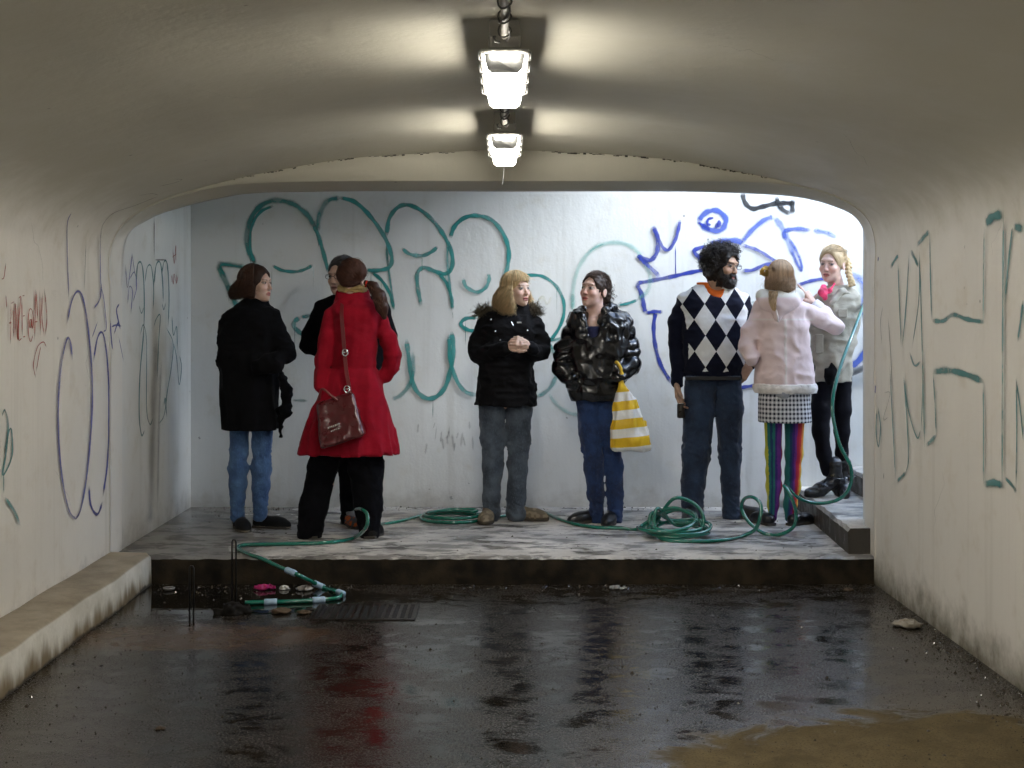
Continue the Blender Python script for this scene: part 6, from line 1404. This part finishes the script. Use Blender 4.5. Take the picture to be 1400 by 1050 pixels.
iron = plain('black_iron', (.008, .008, .008), .45, .3)
for px, y0, y1, lb in ((320, 738, 836, 'thin black bent iron rod standing in dark debris in the puddle beside the hose'), (262, 774, 852, 'short thin black iron rod standing in the puddle near the ledge')):
    b = on_plane(px, y1, 0.0); hgt = (y1 - y0) * b.y / FPX; e = empty('iron_rod', b); tag(e, lb, 'rod')
    mb = MB(); mb.tube([(-.010, 0, -.01), (-.010, 0, hgt - .01), (-.005, 0, hgt), (.005, 0, hgt), (.010, 0, hgt - .01), (.010, 0, -.01)], .0045, 6); mb.build('bent_bar', iron, e, True)
mudm = plain('black_mud', (.006, .005, .004), .7, sc=40, bump=.5, Specular__IOR__Level=.15)
b = on_plane(318, 838, 0.0)
md = solid('debris_clump', disp(U(.02, ell((0, 0, .0), (.055, .05, .05)), ell((.05, .02, .01), (.04, .03, .03)), ell((-.05, -.01, .0), (.05, .03, .03))), folds(40, 40, 40, .018, 201)), .006, mudm, None); md.location = b
tag(md, 'dark wet clump of leaves and mud at the foot of the taller rod', 'debris')

# litter
def scrap(name, px, py, z, size, mat, label, seed, cat='litter', flatn=.45):
    b = on_plane(px, py, z); s = disp(ell((0, 0, size * .2), (size, size * .7, size * flatn * .7)), folds(2.2 / size, 2.2 / size, 2.6 / size, size * .38, seed, True))
    g = S(lambda p: np.maximum(s(p), .001 - p[:, 2]), s.lo, s.hi); g.lo[2] = 0
    o = solid(name, g, size / 9, mat, None); o.location = b; tag(o, label, cat); return o
wp = plain('white_plastic_film', (.55, .54, .52), .35, sc=80, bump=.5); pkp = plain('magenta_plastic', (.35, .01, .11), .35, sc=60); brn = plain('brown_leaf_litter', (.060, .036, .016), .7, sc=60, bump=.5)
scrap('plastic_scrap', 362, 806, 0.0, .055, pkp, 'crumpled magenta plastic scrap in the puddle below the landing', 301, flatn=.35)
scrap('plastic_scrap', 389, 806, 0.0, .028, wp, 'crumpled white plastic scrap beside the magenta one in the puddle', 302, flatn=.8)
scrap('plastic_scrap', 416, 807, 0.0, .045, plain('clear_film', (.30, .28, .26), .2, sc=80, bump=.5), 'translucent plastic scrap floating by the hose tape', 303)
scrap('plastic_scrap', 845, 806, 0.0, .045, plain('dull_film', (.25, .25, .24), .25, sc=80, bump=.5), 'flat grey plastic scrap at the foot of the landing', 304, flatn=.3)
scrap('plastic_bag', 1240, 857, 0.0, .068, plain('dirty_bag', (.26, .23, .18), .4, sc=50, bump=.8), 'dirty white plastic bag lying on the floor by the teal lettered wall', 305, flatn=.36)
scrap('leaf_litter', 385, 838, 0.0, .05, brn, 'small heap of brown leaf litter between the rod and the drain grate', 306, 'leaves', .3)
scrap('leaf_litter', 416, 839, 0.0, .035, brn, 'tiny brown leaf scrap touching the drain grate', 307, 'leaves', .3)
scrap('leaf_litter', 1160, 808, 0.0, .03, brn, 'brown leaf scrap in the corner below the steps', 308, 'leaves', .5)
scrap('leaf_litter', 219, 997, 0.0, .018, brn, 'small dark brown leaf on the wet floor', 309, 'leaves', .4)
b = on_plane(231, 806, .004); ld = empty('bottle_lid', b); tag(ld, 'round translucent plastic lid floating in the puddle', 'lid')
mb = MB(); mb.tube([(0, 0, 0), (0, 0, .006), (0, 0, .010)], [.030, .031, .027], 20); mb.build('lid_disc', plain('lid_plastic', (.14, .13, .12), .2), ld, True)
mb = MB(); mb.tube([(.030 * math.cos(a), .030 * math.sin(a), .009) for a in np.linspace(0, 6.283, 21)], .003, 6); mb.build('lid_rim', plain('lid_rim_plastic', (.26, .25, .24), .2), ld, True)

# drain grate set in the floor
gr = empty('drain_grate', (-.70, 6.63, -.0035)); tag(gr, 'rusty cast iron drain grate set flush in the wet floor', 'grate')
rst = plain('wet_rust', (.016, .011, .008), .3, .2, sc=60, bump=.4); hole = plain('drain_dark', (.003, .003, .003), .6)
mb = MB(); mb.box((0, 0, .0045), (.50, .34, .002)); mb.build('drain_hole', hole, gr)
for dx, dy, sx, sy in ((0, .165, .52, .022), (0, -.165, .52, .022), (.25, 0, .022, .307), (-.25, 0, .022, .307)):
    mb = MB(); mb.box((dx, dy, .0065), (sx, sy, .006), bev=.002); mb.build('frame_bar', rst, gr)
for i in range(12):
    mb = MB(); mb.box((-.213 + i * .0387, 0, .0072), (.016, .305, .006), bev=.002); mb.build('grate_bar', rst, gr)

# loose grit and crumbs on floor and landing: uncountable
g = np.random.default_rng(77); gv_, gf_ = [], []
def grit(x, y, z, s):
    b = len(gv_); h = s * g.uniform(.4, .9); k = 5; a0 = g.uniform(0, 6.28)
    for i in range(k): a = a0 + 2 * math.pi * i / k; r = s * g.uniform(.6, 1.1); gv_.append((x + r * math.cos(a), y + r * math.sin(a), z - .001))
    gv_.append((x + s * .1, y, z + h))
    for i in range(k): gf_.append((b + i, b + (i + 1) % k, b + k))
for _ in range(9000):
    y = g.uniform(3.6, 7.3); x = g.uniform(-1.95, 2.03)
    if g.uniform() < .35: x = 2.05 - abs(g.normal()) * .12
    elif g.uniform() < .3: y = 7.3 - abs(g.normal()) * .12
    if x > 2.05 or x < -1.95 or y > 7.31: continue
    grit(x, y, 0.0, g.choice([.003, .0045, .007, .012], p=[.66, .25, .075, .015]))
for _ in range(500):
    y = YB - abs(g.normal()) * .10 if g.uniform() < .7 else g.uniform(7.4, 9.2); x = g.uniform(-2.15, 1.85)
    if y > 7.36: grit(x, y, ZL, g.choice([.004, .007, .012], p=[.6, .3, .1]))
tag(mesh_obj('grit', gv_, gf_, plain('wet_grit', (.05, .04, .028), .16, var=.7, sc=200)), 'loose dark grit and crumbs scattered on the floor and landing', 'grit', kind='stuff')
